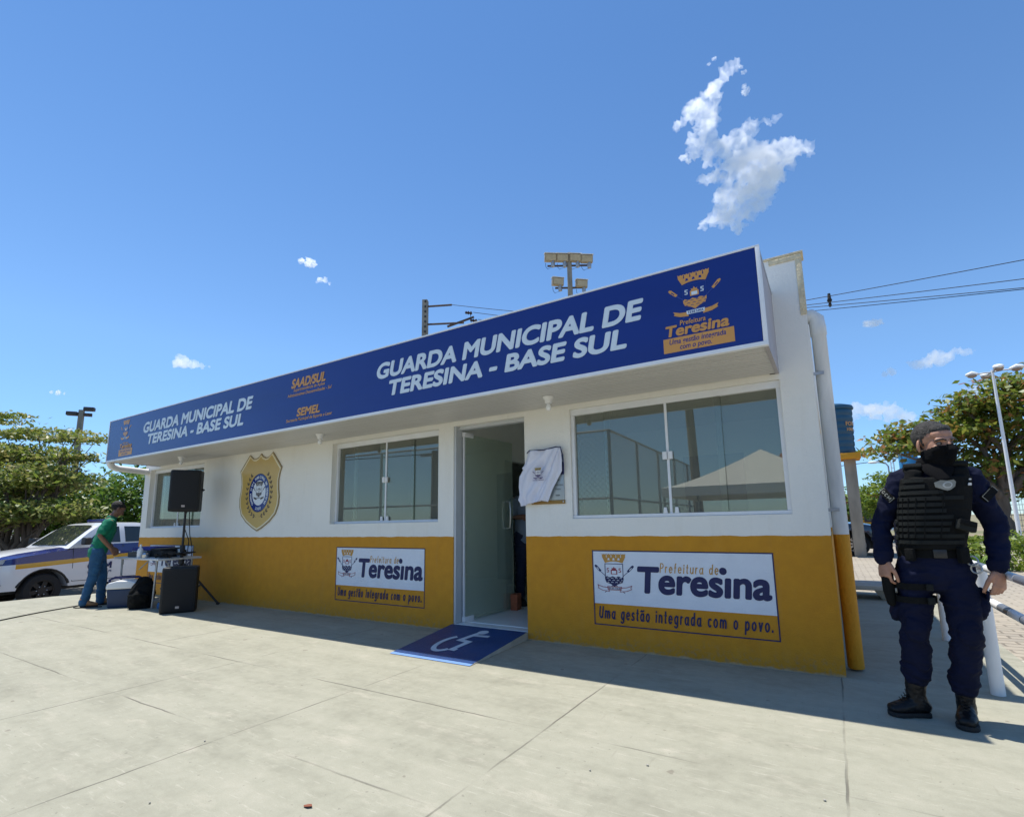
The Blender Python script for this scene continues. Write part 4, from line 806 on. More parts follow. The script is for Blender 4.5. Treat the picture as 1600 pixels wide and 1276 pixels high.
def limb(mb, a, b, r0, r1, seed, wob=.12, n=5):
    rs = random.Random(seed); a = Vector(a); b = Vector(b); L = (b-a).length; pts = []
    for i in range(n+1):
        t = i/n; p = a.lerp(b, t); 
        if 0 < i < n: p += Vector((rs.uniform(-1, 1), rs.uniform(-1, 1), rs.uniform(-.4, .4)))*wob*L*.5
        p.z += .10*L*math.sin(t*math.pi)*0; pts.append(p)
    mb.tube(pts, [r0+(r1-r0)*i/n for i in range(n+1)], 9)
    return pts
def tree(name, label, base, stems, blobs, n, size, lm, seed, r=.16, group=None, cat='tree', up=.55, shell=.55, aspect=.5, fork=.35):
    t = thing(name, label, cat, base, 0, group); mb = MB(); rs = random.Random(seed)
    for i, (sx, sy) in enumerate(stems): 
        k = fork; top = Vector((sx*.6, sy*.6, (min(b[2]-b[5]*.5 for b in blobs))*k+.25)); limb(mb, (sx*.15, sy*.15, -.1), top, r, r*.75, seed+i, .1)
        near = sorted(blobs, key=lambda b: (b[0]-sx)**2+(b[1]-sy)**2)[:max(3, int(len(blobs)/len(stems))+1)]
        for j, b in enumerate(near):
            e = Vector((b[0], b[1], b[2]-b[5]*.2)); pts = limb(mb, top, e, r*.62, r*.14, seed+10*i+j, .14)
            for q in range(3): limb(mb, pts[3], e+Vector((rs.uniform(-.8, .8)*b[3], rs.uniform(-.8, .8)*b[4], rs.uniform(-.2, .6)*b[5])), r*.22, r*.05, seed+q+j*7, .15, 3)
    mb.build('trunk', M['bark'], t, smooth=60)
    v, f = leaves(blobs, n, size, seed, up, shell, aspect); leaf_obj('crown', v, f, lm, t); return t
G1 = 'trees beyond the pickup'
tree('almond_tree', 'olive green spreading tree with flat layered branches at the left edge behind the pickup', (-19.6, .2, -.45), [(-.5, .2), (.2, .6), (.6, -.1), (-.2, -.5), (1.0, .3)],
     [(-1.7, -.8, 2.25, 1.5, 1.4, .42), (.2, -.3, 2.1, 1.5, 1.4, .38), (1.2, .6, 2.15, 1.1, 1.0, .32), (-.9, .4, 3.0, 1.6, 1.5, .42), (.6, .4, 3.1, 1.2, 1.2, .34), (-2.6, -.7, 3.1, 1.3, 1.3, .4), (-.7, .2, 3.8, 1.3, 1.2, .32), (.8, .9, 3.75, .8, .7, .2), (-2.1, -.2, 4.0, 1.1, 1.0, .3), (-1.2, .7, 4.55, 1.1, .9, .20), (.2, 1.2, 4.4, .9, .8, .14), (-2.2, -.1, 5.1, .9, .8, .16), (-3.0, -1.0, 5.6, .8, .7, .12), (-2.9, -.8, 6.1, .6, .5, .08)], 24000, .13, LM['olive'], 3, .12, G1, shell=.3)
tree('leafy_tree', 'dense dark green tree behind the pickup cab beside the guard post corner', (-23.5, 5.6, -.45), [(-.4, .2), (.5, .3)],
     [(-1.7, -1.2, 2.3, 1.7, 1.6, 1.0), (.2, -.6, 2.9, 1.9, 1.8, 1.1), (1.9, .2, 2.3, 1.6, 1.5, 1.0), (-.6, .3, 3.7, 1.5, 1.4, .8), (1.3, .6, 3.75, 1.3, 1.2, .7), (.2, -1.0, 1.3, 2.2, 1.4, .8), (2.6, 1.0, 1.7, 1.4, 1.3, .9), (-2.4, -1.6, 3.1, 1.0, 1.0, .6), (.9, .2, 4.3, .7, .7, .4)], 15000, .20, LM['green'], 11, .2, G1)
tree('leafy_tree', 'rounded green tree between the layered tree and the dark green one', (-25.5, 2.2, -.45), [(0, 0), (.6, .4)],
     [(-1.2, -.9, 2.6, 1.6, 1.5, 1.0), (.6, -.4, 3.1, 1.5, 1.4, .9), (.3, .8, 2.1, 1.9, 1.7, 1.0), (-.4, .1, 4.0, .8, .8, .5), (-2.3, -1.3, 2.2, 1.4, 1.3, .9)], 10000, .20, LM['green'], 23, .2, G1)
tree('leafy_tree', 'far left green tree deep behind the layered tree', (-27.5, -4.0, -.45), [(0, 0), (.5, .5)], [(-1, -.6, 2.6, 2.0, 1.8, 1.3), (1.0, .3, 3.4, 1.8, 1.6, 1.3), (.2, -.4, 4.6, 1.3, 1.3, .8), (0, .5, 1.7, 2.4, 2.2, .9)], 7000, .24, LM['green'], 37, .2, G1)
tree('almond_tree', 'large tropical almond tree with reddish leaves behind the officer', (5.33, 19.9, -.03), [(-.1, .0)],
     [(-2.75, -0.81, 3.73, 1.3, 1.3, 0.45), (-1.86, -0.32, 4.22, 1.62, 1.46, 0.49), (-0.81, 0.32, 4.7, 1.46, 1.46, 0.55), (0.16, -0.32, 5.43, 1.46, 1.46, 0.55), (1.46, 0.32, 5.92, 1.62, 1.62, 0.55), (2.59, 0.65, 5.27, 1.94, 1.78, 0.81), (0.49, 0.49, 4.3, 1.62, 1.62, 0.97), (-0.57, 0.16, 3.08, 1.3, 1.3, 0.68), (1.94, 0.32, 3.73, 1.62, 1.62, 0.81), (3.73, 0.97, 4.46, 1.78, 1.78, 0.97), (-2.35, -0.49, 2.6, 0.73, 0.81, 0.36), (0.65, 0.81, 2.27, 1.13, 1.13, 0.57), (3.24, 1.46, 6.08, 1.46, 1.46, 0.49)], 15000, .23, LM['almond'], 5, .25, None, shell=.3, aspect=.55, fork=.75)
tree('leafy_tree', 'small round bright green tree beyond the dark parked car', (2.4, 24.2, -.05), [(0, 0)], [(-.5, -.2, 2.0, .9, .9, .65), (.5, .1, 2.2, 1.0, .9, .7), (0, 0, 2.7, .8, .8, .5), (.9, .3, 1.8, .8, .8, .55), (-.2, 0, 1.5, .9, .9, .45), (1.5, .4, 2.5, .7, .7, .5)], 6500, .17, LM['bush'], 51, .10)
tree('leafy_tree', 'distant small tree seen between the tank column and the round tree', (.9, 36, -.05), [(0, 0)], [(0, 0, 2.3, 1.1, 1.0, .9), (.6, .1, 1.7, 1.0, 1.0, .7), (-.6, 0, 1.6, .9, .9, .7)], 1800, .25, LM['green'], 53, .12)
# clipped hedge and plants by the paving on the right
h = thing('hedge', 'clipped green hedge along the paving at the right edge', 'hedge', (4.0, 9.9, -.03)); mb = MB()
for i in range(7): limb(mb, (-.9+.3*i, 0, 0), (-.9+.3*i, .1, .5), .02, .01, i)
mb.build('stem', M['bark'], h, smooth=60); v, f = leaves([(-.75+.5*i, .05*(i % 2), .36, .42, .40, .36) for i in range(5)]+[(.2, .7, .4, 1.2, .5, .4)], 6500, .085, 61, .3, .75, .6); leaf_obj('foliage', v, f, LM['bush'], h)
h = thing('hedge', 'second lower hedge run behind the officer', 'hedge', (2.55, 11.6, -.03)); mb = MB()
for i in range(4): limb(mb, (-.5+.3*i, 0, 0), (-.5+.3*i, .1, .5), .02, .01, i)
mb.build('stem', M['bark'], h, smooth=60); v, f = leaves([(-.5+.5*i, .05*(i % 2), .30, .40, .36, .32) for i in range(3)], 2500, .09, 62, .3, .75, .6); leaf_obj('foliage', v, f, LM['bush'], h)
def fan_plant(loc, s, label, seed):
    t = thing('palm_plant', label, 'plant', loc); rs = random.Random(seed); mb = MB(); st = MB()
    for i in range(26):
        a = rs.uniform(0, 6.28); el = rs.uniform(.35, 1.3); L = s*rs.uniform(.6, 1.0); d = Vector((math.cos(a), math.sin(a), 0)); sd = Vector((-d.y, d.x, 0)); pts = []
        for k in range(6): q = k/5; pts.append(d*(L*q*math.cos(el))+Vector((0, 0, L*(q*math.sin(el)-.45*q*q)+.1)))
        w = [.012, .035, .045, .04, .025, .003]; mb.add([p+sd*w[k]*s for k, p in enumerate(pts)]+[p-sd*w[k]*s for k, p in enumerate(pts)], [(k, k+1, k+7, k+6) for k in range(5)])
    mb.build('frond', LM['green'], t, smooth=60); st.tube([(0, 0, -.05), (0, 0, .18)], .05, 8); st.build('stem', M['bark'], t)
fan_plant((2.35, 8.6, -.03), .75, 'spiky green plant behind the left arm of the officer', 3); fan_plant((4.7, 12.6, -.03), .95, 'spiky plant beside the lamp post behind the hedge', 5)

# ------------------------------------------------------------------ poles, lights and lines
def pole_tube(mb, h, r0, r1, n=10, z0=-.6): mb.lathe((0, 0, 0), [(r0, z0), (r1, h)], n)
def stadium_light(mb_parent, c, yawa, tilt, s=1.0):
    s *= 1.22
    k = MB(); rot = Matrix.Rotation(yawa, 3, 'Z') @ Matrix.Rotation(tilt, 3, 'X'); c = Vector(c)
    k.obox(c, (.62*s, .30*s, .40*s), rot); f = k.build('floodlight', mat_once('aged floodlight housing', (.42, .33, .20), .5), mb_parent, bevel=.05)
    k = MB(); k.obox(c+rot @ Vector((0, 0, .225*s)), (.66*s, .36*s, .03*s), rot); k.build('visor', M['white'], f)
    k = MB(); k.obox(c+rot @ Vector((0, -.17*s, -.01)), (.52*s, .02*s, .30*s), rot); k.build('lens', mat_once('tan lens', (.50, .40, .24), .25), f)  # lens tan takes in the tone of the lamps' shaded underside
    k = MB(); k.obox(c+Vector((.12*s, .05, -.36*s)), (.16*s, .16*s, .30*s)); k.build('ballast', M['galv'], f, bevel=.01)
    k = MB(); p = c+Vector((-.3*s, 0, -.2*s)); k.tube([p, p+Vector((.02, 0, -.25)), p+Vector((.15, 0, -.45)), p+Vector((.4*s, 0, -.40)), p+Vector((.5*s, 0, -.2))], .014, 5); k.build('cable', M['rubber'], f)
_mo = {}
def mat_once(n, c, r): 
    if n not in _mo: _mo[n] = mat(n, c, r, var=.2, vscale=4)
    return _mo[n]
def crossbar(root, c, L, a, s=.09): k = MB(); k.obox(c, (L, s, s), a); k.build('crossarm', mat_once('dark timber arm', (.10, .07, .055), .85), root)
fl = thing('floodlight_mast', 'tall timber floodlight mast with four lamps over two behind the blue signboard', 'floodlight', (-12.85, 22.7, 0)); k = MB(); pole_tube(k, 18.1, .24, .15); k.build('mast', M['polecon'], fl, smooth=60)
ya = .54
ax = Vector((math.cos(ya), math.sin(ya), 0))
crossbar(fl, (0, 0, 17.25), 2.8, ya)
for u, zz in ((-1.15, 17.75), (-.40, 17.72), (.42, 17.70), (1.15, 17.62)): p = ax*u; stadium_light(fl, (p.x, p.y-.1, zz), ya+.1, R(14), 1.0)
crossbar(fl, (0, 0, 15.75), 1.9, ya)
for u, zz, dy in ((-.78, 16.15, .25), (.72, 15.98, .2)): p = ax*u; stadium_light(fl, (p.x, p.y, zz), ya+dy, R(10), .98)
fl = thing('floodlight_mast', 'dark floodlight mast rising above the trees at the left', 'floodlight', (-28.7, 4.25, -.4)); k = MB(); pole_tube(k, 6.95, .15, .11); k.build('mast', M['polecon'], fl, smooth=60); crossbar(fl, (0, 0, 6.75), .75, 1.1, .14)
for u in (-.55, .45): k = MB(); k.obox((.30*u, .50*u, 6.90+.25*u), (.40, .24, .18), .95); k.build('floodlight', mat_once('dark floodlight', (.06, .05, .045), .6), fl, bevel=.04)
up_ = thing('utility_pole', 'concrete utility pole with crossarms and insulators behind the signboard', 'utility pole', (-16.27, 13.2, -.5)); k = MB(); k.obox((0, 0, 6.05), (.26, .30, 13.1), .5); k.build('pole', M['polecon'], up_, bevel=.02)
k = MB(); 
for i in range(24): k.obox((.135*math.cos(.5)+.0, .12-.15-.10, 6.5+.26*i), (.07, .03, .10), .5)
k.build('pole_recess', M['dark'], up_)
d1 = Vector((.83, .56, 0))
for zz, L in ((12.28, 1.3), (11.35, 1.9)): k = MB(); k.tube([Vector((0, 0, zz)), d1*L+Vector((0, 0, zz+.10))], .05, 8); k.build('bracket', mat_once('dark timber arm', (.10, .07, .055), .85), up_)
k = MB(); k.obox(tuple(d1*1.75+Vector((0, 0, 11.5))), (.10, 1.7, .10), Matrix.Rotation(-.35, 3, 'Z') @ Matrix.Rotation(R(30), 3, 'X')); k.build('crossarm', mat_once('dark timber arm', (.10, .07, .055), .85), up_)
for i, zz in enumerate((11.98, 11.58, 11.15)):
    p = d1*(1.95+.25*i)+Vector((0, 0, zz)); k = MB(); k.lathe(p, [(.03, 0), (.09, .06), (.04, .10), (.10, .17), (.04, .22), (.10, .30), (.03, .36)], 12, axis=(.83, .56, -.1)); k.build('insulator', mat_once('brown insulator', (.05, .03, .025), .4), up_, smooth=50)
def wires(name, label, runs, r=.018):
    t = thing(name, label, 'power line', runs[0][0])
    for a, b, sag in runs:
        a = Vector(a); b = Vector(b); k = MB(); pts = [a.lerp(b, i/16)-Vector((0, 0, sag*4*(i/16)*(1-i/16))) for i in range(17)]; k.tube(pts, r, 5); k.build('wire', M['rubber'], t, world=True, smooth=60)
    return t
wires('power_line', 'thin power lines running right from the utility pole behind the signboard', [((-15.2, 13.9, 11.88), (-3.68, 25.35, 12.47), .3), ((-14.3, 14.5, 11.48), (-3.72, 25.34, 11.94), .3), ((-14.1, 14.6, 11.1), (-3.73, 25.34, 11.75), .3), ((-13.9, 14.8, 10.7), (-3.74, 25.34, 11.56), .3), ((-14.4, 14.4, 11.48), (-14.3, 14.6, 8.6), .0), ((-13.9, 14.8, 10.7), (-14.15, 14.7, 8.6), .05)], .014)
w2 = wires('overhead_cables', 'four dark overhead cables with a spacer crossing the sky right of the building', [((-5.71, 15.33, 9.07), (8.54, 10.95, 6.89), .08), ((-5.67, 15.31, 9.28), (8.45, 10.98, 6.15), .08), ((-5.66, 15.30, 9.36), (8.41, 10.99, 5.81), .08), ((-5.68, 15.30, 9.12), (8.41, 11.00, 5.85), .08)], .011)
k = MB(); k.lathe((0.58, 13.47, 7.94), [(.03, -.24), (.05, -.18), (.03, -.10), (.075, -.04), (.05, .05), (.04, .20)], 10); k.build('cable_spacer', M['rubber'], w2, world=True, smooth=50)
# lamp standard with four heads, water tank tower, far lamp and cylinder
lp = thing('street_lamp', 'white street lamp with four hooded heads above the tropical almond tree', 'street lamp', (4.92, 17.0, -.03)); k = MB(); pole_tube(k, 5.80, .062, .038, 12, -.1); k.build('pole', M['white'], lp, smooth=60)
for i, (ux, uy) in enumerate(((-.40, .06), (.44, -.12), (.03, -.42), (-.06, .40))):
    k = MB(); k.tube([(0, 0, 5.72), (ux*.55, uy*.55, 5.74), (ux, uy, 5.72)], .022, 8); k.build('arm', M['galv'], lp, smooth=60)
    k = MB(); k.sweep([(ux*.95, uy*.95, 5.74), (ux*1.25, uy*1.25, 5.77), (ux*1.55, uy*1.55, 5.75)], [(.09, .05), (.15, .085), (.09, .05)], 14, side=(-uy, ux, 0)); hd = k.build('lamp_head', M['white'], lp, smooth=60)
    k = MB(); k.ell((ux*1.25, uy*1.25, 5.70), (.13, .13, .07), 14); k.build('lamp_shade', mat_once('ribbed lamp lens', (.30, .22, .18), .3), hd, smooth=60)
wt_ = thing('water_tank', 'blue plastic water tank on a concrete stand beyond the drainpipe', 'water tank', (.33, 13.57, -.03)); k = MB()
prof = [(.44, 3.04)]+[q for i in range(7) for q in ((.445+.006*i, 3.06+.19*i), (.462+.006*i, 3.10+.19*i), (.462+.006*i, 3.20+.19*i), (.447+.006*i, 3.235+.19*i))]+[(.53, 4.40), (.54, 4.44), (.52, 4.50), (.30, 4.58), (.05, 4.60)]
k.lathe((0, 0, 0), prof, 28); k.build('tank', mat('blue tank plastic', (.012, .07, .13), .45, var=.1, vscale=3), wt_, smooth=40)
k = MB(); k.box2(-.62, .56, -.5, .5, 2.86, 3.03); k.build('platform', M['yellowtrim'], wt_, bevel=.01)
for x in (-.48, .13): k = MB(); k.box2(x, x+.30, -.2, .2, -.1, 2.86); k.build('column', M['polecon'], wt_, bevel=.01)
k = MB(); PTk = lambda u, v, d: (.51*math.sin(u/.51), -.51*math.cos(u/.51)-d, v); font_text(mb := k, 'FORT', .30, 3.86, .40, .12, PTk, .005, 0, .02); font_text(k, '1000 L', .32, 3.70, .36, .09, PTk, .005, 0, .02); k.build('tank_lettering', M['orange'], wt_)
t2 = thing('water_tower', 'slim blue cylindrical water tower behind the head of the officer', 'water tower', (4.45, 35.3, -.05)); k = MB(); k.lathe((0, 0, 0), [(.50, 0), (.50, 6.3), (.46, 6.36), (.05, 6.45)], 24); k.build('tower_shell', mat('sky blue metal', (.02, .16, .33), .4), t2, smooth=40); k = MB(); 
for x in (-.95, -.80): k.tube([(x, -.3, 0), (x, -.3, 7.0)], .03, 6)
for i in range(22): k.tube([(-.95, -.3, .3*i+.3), (-.8, -.3, .3*i+.3)], .018, 5)
k.build('ladder', M['white'], t2)
l2 = thing('street_lamp', 'thin distant street lamp with one arm above the small round tree', 'street lamp', (3.65, 38.5, -.05)); k = MB(); k.tube([(0, 0, -.1), (0, 0, 4.6), (-.15, 0, 4.85), (-.7, 0, 4.95)], .05, 8); k.build('pole', M['galv'], l2, smooth=60); k = MB(); k.ell((-.85, 0, 4.93), (.32, .14, .09), 12); k.build('lamp_head', M['white'], l2, smooth=60)
wires('power_line', 'faint distant wire sagging behind the water tank stand', [((-14, 48, 5.1), (14, 44, 6.6), .5)], .03)
p3 = thing('utility_pole', 'grey pole with short crossarm behind the lamp post at the right', 'utility pole', (8.3, 26.5, -.05)); k = MB(); pole_tube(k, 4.4, .11, .08, 10, -.1); k.build('pole', M['galv'], p3, smooth=60); k = MB(); k.box2(-1.6, 0, -.05, .05, 3.7, 3.8); k.box2(-1.1, -1.0, -.05, .05, 3.3, 3.9); k.build('crossarm', M['galv'], p3)

# ------------------------------------------------------------------ handrail by the ramp on the right
hr = thing('handrail', 'white tubular handrail with grey striped rails at the right edge of the plaza', 'handrail', (.82, .03, 0)); 
for y in (.03, 1.70):
    k = MB(); k.lathe((.82, y, -.02), [(.038, 0), (.038, .80)], 18); k.build('post', M['white'], hr, smooth=60, world=True)
def rail_mat():
    m, g = newmat('white and grey banded paint', .35); tc = g.n('TexCoord'); sep = g.n('SeparateXYZ'); g.l(tc.outputs['Object'], sep.inputs[0]); fr = g.math('FRACT', g.math('MULTIPLY', sep.outputs[1], 1/.42))
    g.l(g.mix(g.math('GREATER_THAN', fr, .5), (.80, .80, .80), (.13, .15, .19)), g.p.inputs['Base Color']); return m
M['rail'] = rail_mat()
for zz in (.80, .595): k = MB(); k.tube([(.82, -1.6, zz-.06 if 0 else zz), (.82, 1.70, zz)], .024, 14); k.build('rail', M['rail'], hr, smooth=60, world=True)
bs = thing('concrete_bench', 'low pale concrete bench slab behind the legs of the officer', 'bench', (.55, 4.45, 0)); k = MB(); k.box2(-.95, .62, -.35, .35, .13, .19); k.build('slab', M['kerb'], bs, bevel=.01); k = MB(); k.add([(-.05, -.25, 0), (.4, -.25, 0), (.4, .25, 0), (-.05, .25, 0), (-.14, -.3, .13), (.5, -.3, .13), (.5, .3, .13), (-.14, .3, .13)], [(0, 3, 2, 1), (4, 5, 6, 7), (0, 1, 5, 4), (1, 2, 6, 5), (2, 3, 7, 6), (3, 0, 4, 7)]); k.build('bench_foot', M['kerb'], bs, bevel=.01)

# ------------------------------------------------------------------ things far off
fb = thing('shop_building', 'long yellow shop with red roof band beyond the small round tree', 'building', (1.0, 46, -.05)); k = MB(); k.box2(-9, 4.5, 0, 6, 0, 2.3); k.build('wall', M['yellowtrim'], fb); k = MB(); k.box2(-9.2, 4.7, -.3, 6, 2.3, 3.0); k.build('roof', mat('red fascia', (.36, .03, .03), .5), fb)
for x in (-2.0, 1.2): k = MB(); k.box2(x, x+1.4, -.02, .0, .7, 1.8); k.build('window', M['dark'], fb)
rb = thing('shop_building', 'red fronted shop at the far right edge behind the lamp post', 'building', (13.2, 33, -.05)); k = MB(); k.box2(-2.2, 7, 0, 6, 0, 2.2); k.build('wall', M['innerwall'], rb); k = MB(); k.box2(-2.3, 7.1, -.2, 6.1, 2.0, 4.2); rf = k.build('roof', mat('red sign face', (.45, .02, .03), .4), rb); k = MB(); PR = lambda u, v, d: (u, -.205-d, v); k.flat(arc(.2, 3.1, .5, .55, 0, 360, 20)[:-1], PR, 0); k.build('sign_disc', M['white'], rf)
k = MB(); k.flat([(-.05, 2.8), (.45, 2.8), (.45, 3.1), (.2, 3.35), (-.05, 3.1)], PR, .01); k.build('sign_mark', mat('grey sign mark', (.25, .22, .22), .6), rf)
fn = thing('mesh_fence', 'bluish grey wire fence behind the hedge at the right', 'fence', (6.5, 20.5, -.03)); 
for i in range(7): k = MB(); k.tube([(i*.9-1, i*.3, 0), (i*.9-1, i*.3, 1.9)], .035, 8); k.build('post', mat_once('blue grey steel', (.10, .17, .24), .5), fn)
k = MB(); a = Vector((-1, 0, 0)); d = Vector((5.4, 1.8, 0))
for i in range(10): z = .15+.19*i; k.tube([a+Vector((0, 0, z)), a+d+Vector((0, 0, z))], .008, 4)
for i in range(60): p = a+d*(i/59); k.tube([p+Vector((0, 0, .1)), p+Vector((0, 0, 1.88))], .006, 4)
k.build('mesh', mat_once('blue grey steel', (.10, .17, .24), .5), fn)
pw = thing('boundary_wall', 'low pale boundary wall in the shade behind the left trees', 'wall', (-36, 0, -.4)); k = MB(); k.box2(-.2, .0, -16, 26, 0, 2.1); k.build('wall', mat('pale washed wall', (.52, .50, .46), .9, var=.25, vscale=.8), pw); k = MB(); k.box2(-.26, .06, -16, 26, 2.1, 2.18); k.build('coping', M['kerb'], pw)
gr = thing('park_railing', 'dark low railing in front of the layered tree', 'railing', (-18.9, .2, -.4)); k = MB()
for z in (.55, .80, .98): k.tube([(0, -1.6, z), (-.6, 3.4, z)], .025, 6)
for i in range(5): t = i/4; k.tube([(-.6*t, -1.6+5*t, 0), (-.6*t, -1.6+5*t, 1.0)], .03, 6)
k.build('rails', M['dark'], gr)

# ------------------------------------------------------------------ what the windows mirror, behind the photographer
tn = thing('gazebo_tent', 'white pyramid gazebo tent mirrored in the largest window', 'tent', (-1.5, -10.4, 0)); k = MB()
for a in range(4):
    c = [(-2.2, -2.0), (2.2, -2.0), (2.2, 2.0), (-2.2, 2.0)]; p, q = c[a], c[(a+1) % 4]; n = 8; rows = []
    for j in range(n+1):
        t = j/n; z = 1.95+1.05*t**1.35; rows.append([(p[0]*(1-t)+(q[0]-p[0])*(1-t)*i/6, p[1]*(1-t)+(q[1]-p[1])*(1-t)*i/6, z) for i in range(7)])
    k.add([v for r in rows for v in r], [(j*7+i, j*7+i+1, (j+1)*7+i+1, (j+1)*7+i) for j in range(n) for i in range(6)])
    k.add([(p[0], p[1], 1.72), (q[0], q[1], 1.72), (q[0], q[1], 1.95), (p[0], p[1], 1.95)], [(0, 1, 2, 3)])
k.build('canopy', M['white'], tn, smooth=30)
for x, y in ((-2.15, -1.95), (2.15, -1.95), (2.15, 1.95), (-2.15, 1.95)): k = MB(); k.tube([(x, y, 0), (x, y, 1.95)], .03, 8); k.build('leg', M['galv'], tn)
ce = thing('court_fence', 'tall sports court fence mirrored in the window glass', 'fence', (-4.6, -7.2, 0))
for i, (x, y) in enumerate([(0, 0), (-2.5, .2), (-5, .4), (-7.5, .6), (-10, .8), (-.1, -2.4), (-.2, -4.8), (-.3, -7.2), (-.4, -9.6), (-.5, -12)]): k = MB(); k.tube([(x, y, 0), (x, y, 3.4)], .045, 8); k.build('post', M['galv'], ce, smooth=60)
k = MB()
for z in (3.4, 1.7, .1): k.tube([(-10, .8, z), (0, 0, z), (-.5, -12, z)], .03, 6)
k.build('rail', M['galv'], ce)
k = MB()
for (A, Bq, n) in (((0, 0), (-10, .8), 70), ((0, 0), (-.5, -12), 84)):
    A = Vector((*A, 0)); Bv = Vector((*Bq, 0)); d = (Bv-A)/n
    for i in range(-24, n):
        for sg in (1, -1):
            i0 = i if sg > 0 else i+24; a = A+d*i0; b = A+d*(i0+24*sg); 
            def clip(p, q2):
                t0 = (p-A).dot(Bv-A)/(Bv-A).length_squared; t1 = (q2-A).dot(Bv-A)/(Bv-A).length_squared; lo, hi = 0, 1
                if abs(t1-t0) < 1e-9: return None
                ua, ub = (0-t0)/(t1-t0), (1-t0)/(t1-t0); ua, ub = max(0, min(ua, ub)), min(1, max(ua, ub)); return None if ub-ua < .02 else (ua, ub)
            c = clip(a, b)
            if c: pa = a.lerp(b, c[0]); pb = a.lerp(b, c[1]); k.tube([pa+Vector((0, 0, 3.4*c[0])), pb+Vector((0, 0, 3.4*c[1]))], .005, 3)
k.build('mesh', M['galv'], ce)
cp = thing('utility_pole', 'leaning concrete pole mirrored in the middle of the large window', 'utility pole', (-4.2, -15.0, 0)); k = MB(); k.tube([(0, 0, -.3), (-.25, 0, 9.0)], [.19, .13], 10); k.build('pole', M['polecon'], cp, smooth=60)
cp = thing('utility_pole', 'concrete pole mirrored in the window left of the door', 'utility pole', (-14.6, -11.9, 0)); k = MB(); pole_tube(k, 4.3, .17, .14); k.build('pole', M['polecon'], cp, smooth=60); k = MB(); k.box2(-.8, .8, -.06, .06, 4.1, 4.2); k.build('crossarm', M['galv'], cp)
wires('power_line', 'cable on the pole mirrored in the window left of the door', [((-30, -6, 4.6), (-14.6, -11.9, 4.2), .3), ((-14.6, -11.9, 4.2), (-4.2, -15, 7.0), .3)], .02)
sb = thing('court_building', 'low metal roofed hall mirrored beyond the tent', 'building', (4, -27, 0)); k = MB(); k.box2(-6, 12, -8, 0, 0, 3.4); k.build('wall', M['kerb'], sb); k = MB(); k.add([(-6.5, .5, 3.3), (12.5, .5, 3.3), (12.5, -4, 5.2), (-6.5, -4, 5.2), (12.5, -8.5, 3.3), (-6.5, -8.5, 3.3)], [(0, 1, 2, 3), (3, 2, 4, 5), (1, 4, 2), (0, 3, 5)]); k.build('roof', mat('rusty red roof', (.25, .10, .07), .7, var=.3, vscale=2), sb)
# ------------------------------------------------------------------ people
M['skin'] = mat('tan skin', (.38, .195, .125), .52, var=.22, vscale=26, bump=.16, bscale=170)
M['skin2'] = mat('brown skin', (.20, .095, .055), .5, var=.08, vscale=30)
M['shadedeye'] = mat('brow shaded eye white', (.14, .12, .11), .4); M['iris'] = mat('dark iris', (.02, .012, .008), .15)  # eyeball colour darkened to carry the shadow of the brow
M['uniform'] = mat('navy uniform cloth', (.0055, .008, .027), .85, var=.22, vscale=7, bump=.25, bscale=420, spec=.15)
M['blackcloth'] = mat('black cloth', (.004, .004, .005), .95, var=.15, vscale=9, bump=.25, bscale=380, spec=.15)
M['nylon'] = mat('black nylon', (.006, .0065, .0065), .8, var=.2, vscale=12, bump=.4, bscale=260, spec=.15)
M['webbing'] = mat('faded black webbing', (.015, .017, .0165), .8, var=.2, vscale=20, bump=.4, bscale=300, spec=.15)
M['leather'] = mat('polished black boot leather', (.006, .006, .007), .42, spec=.3, var=.2, vscale=14, bump=.2, bscale=40)
M['greyhair'] = mat('short grey hair', (.040, .037, .034), .7, var=.75, vscale=45, bump=.9, bscale=240, stretch=(1, 1, .35))
M['darkhair'] = mat('black hair', (.010, .008, .007), .6, bump=.8, bscale=150)
M['patch'] = mat('grey patch thread', (.22, .22, .19), .8)
M['tagwhite'] = mat('white tag', (.62, .62, .60), .6)
def finger_dir(d, p, a): return (d*math.cos(a)+p*math.sin(a)).normalized()
def hand(mb, wrist, down, thumb, palm, s=1.0, curl=(.5, .9, .7), spread=0):
    w = Vector(wrist); d = Vector(down).normalized(); th = Vector(thumb); th = (th-d*th.dot(d)).normalized(); pm = Vector(palm); pm = (pm-d*pm.dot(d)-th*pm.dot(th)).normalized()
    mb.sweep([w-d*.03*s, w+d*.012*s, w+d*.045*s, w+d*.085*s], [(.027*s, .020*s), (.031*s, .019*s), (.040*s, .018*s), (.041*s, .014*s)], 14, side=tuple(th))
    for i, (o, L) in enumerate(((.031, .072), (.0105, .080), (-.010, .075), (-.029, .060))):
        p = w+d*.086*s+th*o*s; a = 0; r = .0088*s*(1 if i < 3 else .88); pts = [p-d*.012*s]; 
        for j, f in enumerate((.46, .31, .23)):
            a += curl[j]*(1+.10*i); pts.append(pts[-1]+finger_dir(d, pm, a)*L*f*s if j else p+finger_dir(d, pm, a)*L*f*s)
        mb.sweep(pts, [r*1.08, r, r*.95, r*.80], 9, side=tuple(th))
    b = w+d*.028*s+th*.030*s; t1 = b+(d*.75+th*.55+pm*.30).normalized()*.042*s; t2 = t1+(d*.92+th*.05+pm*.38).normalized()*.034*s; t3 = t2+(d*.85-th*.15+pm*.5).normalized()*.026*s
    mb.sweep([b-d*.012*s, t1, t2, t3], [.015*s, .0115*s, .0105*s, .0085*s], 10, side=tuple(pm))
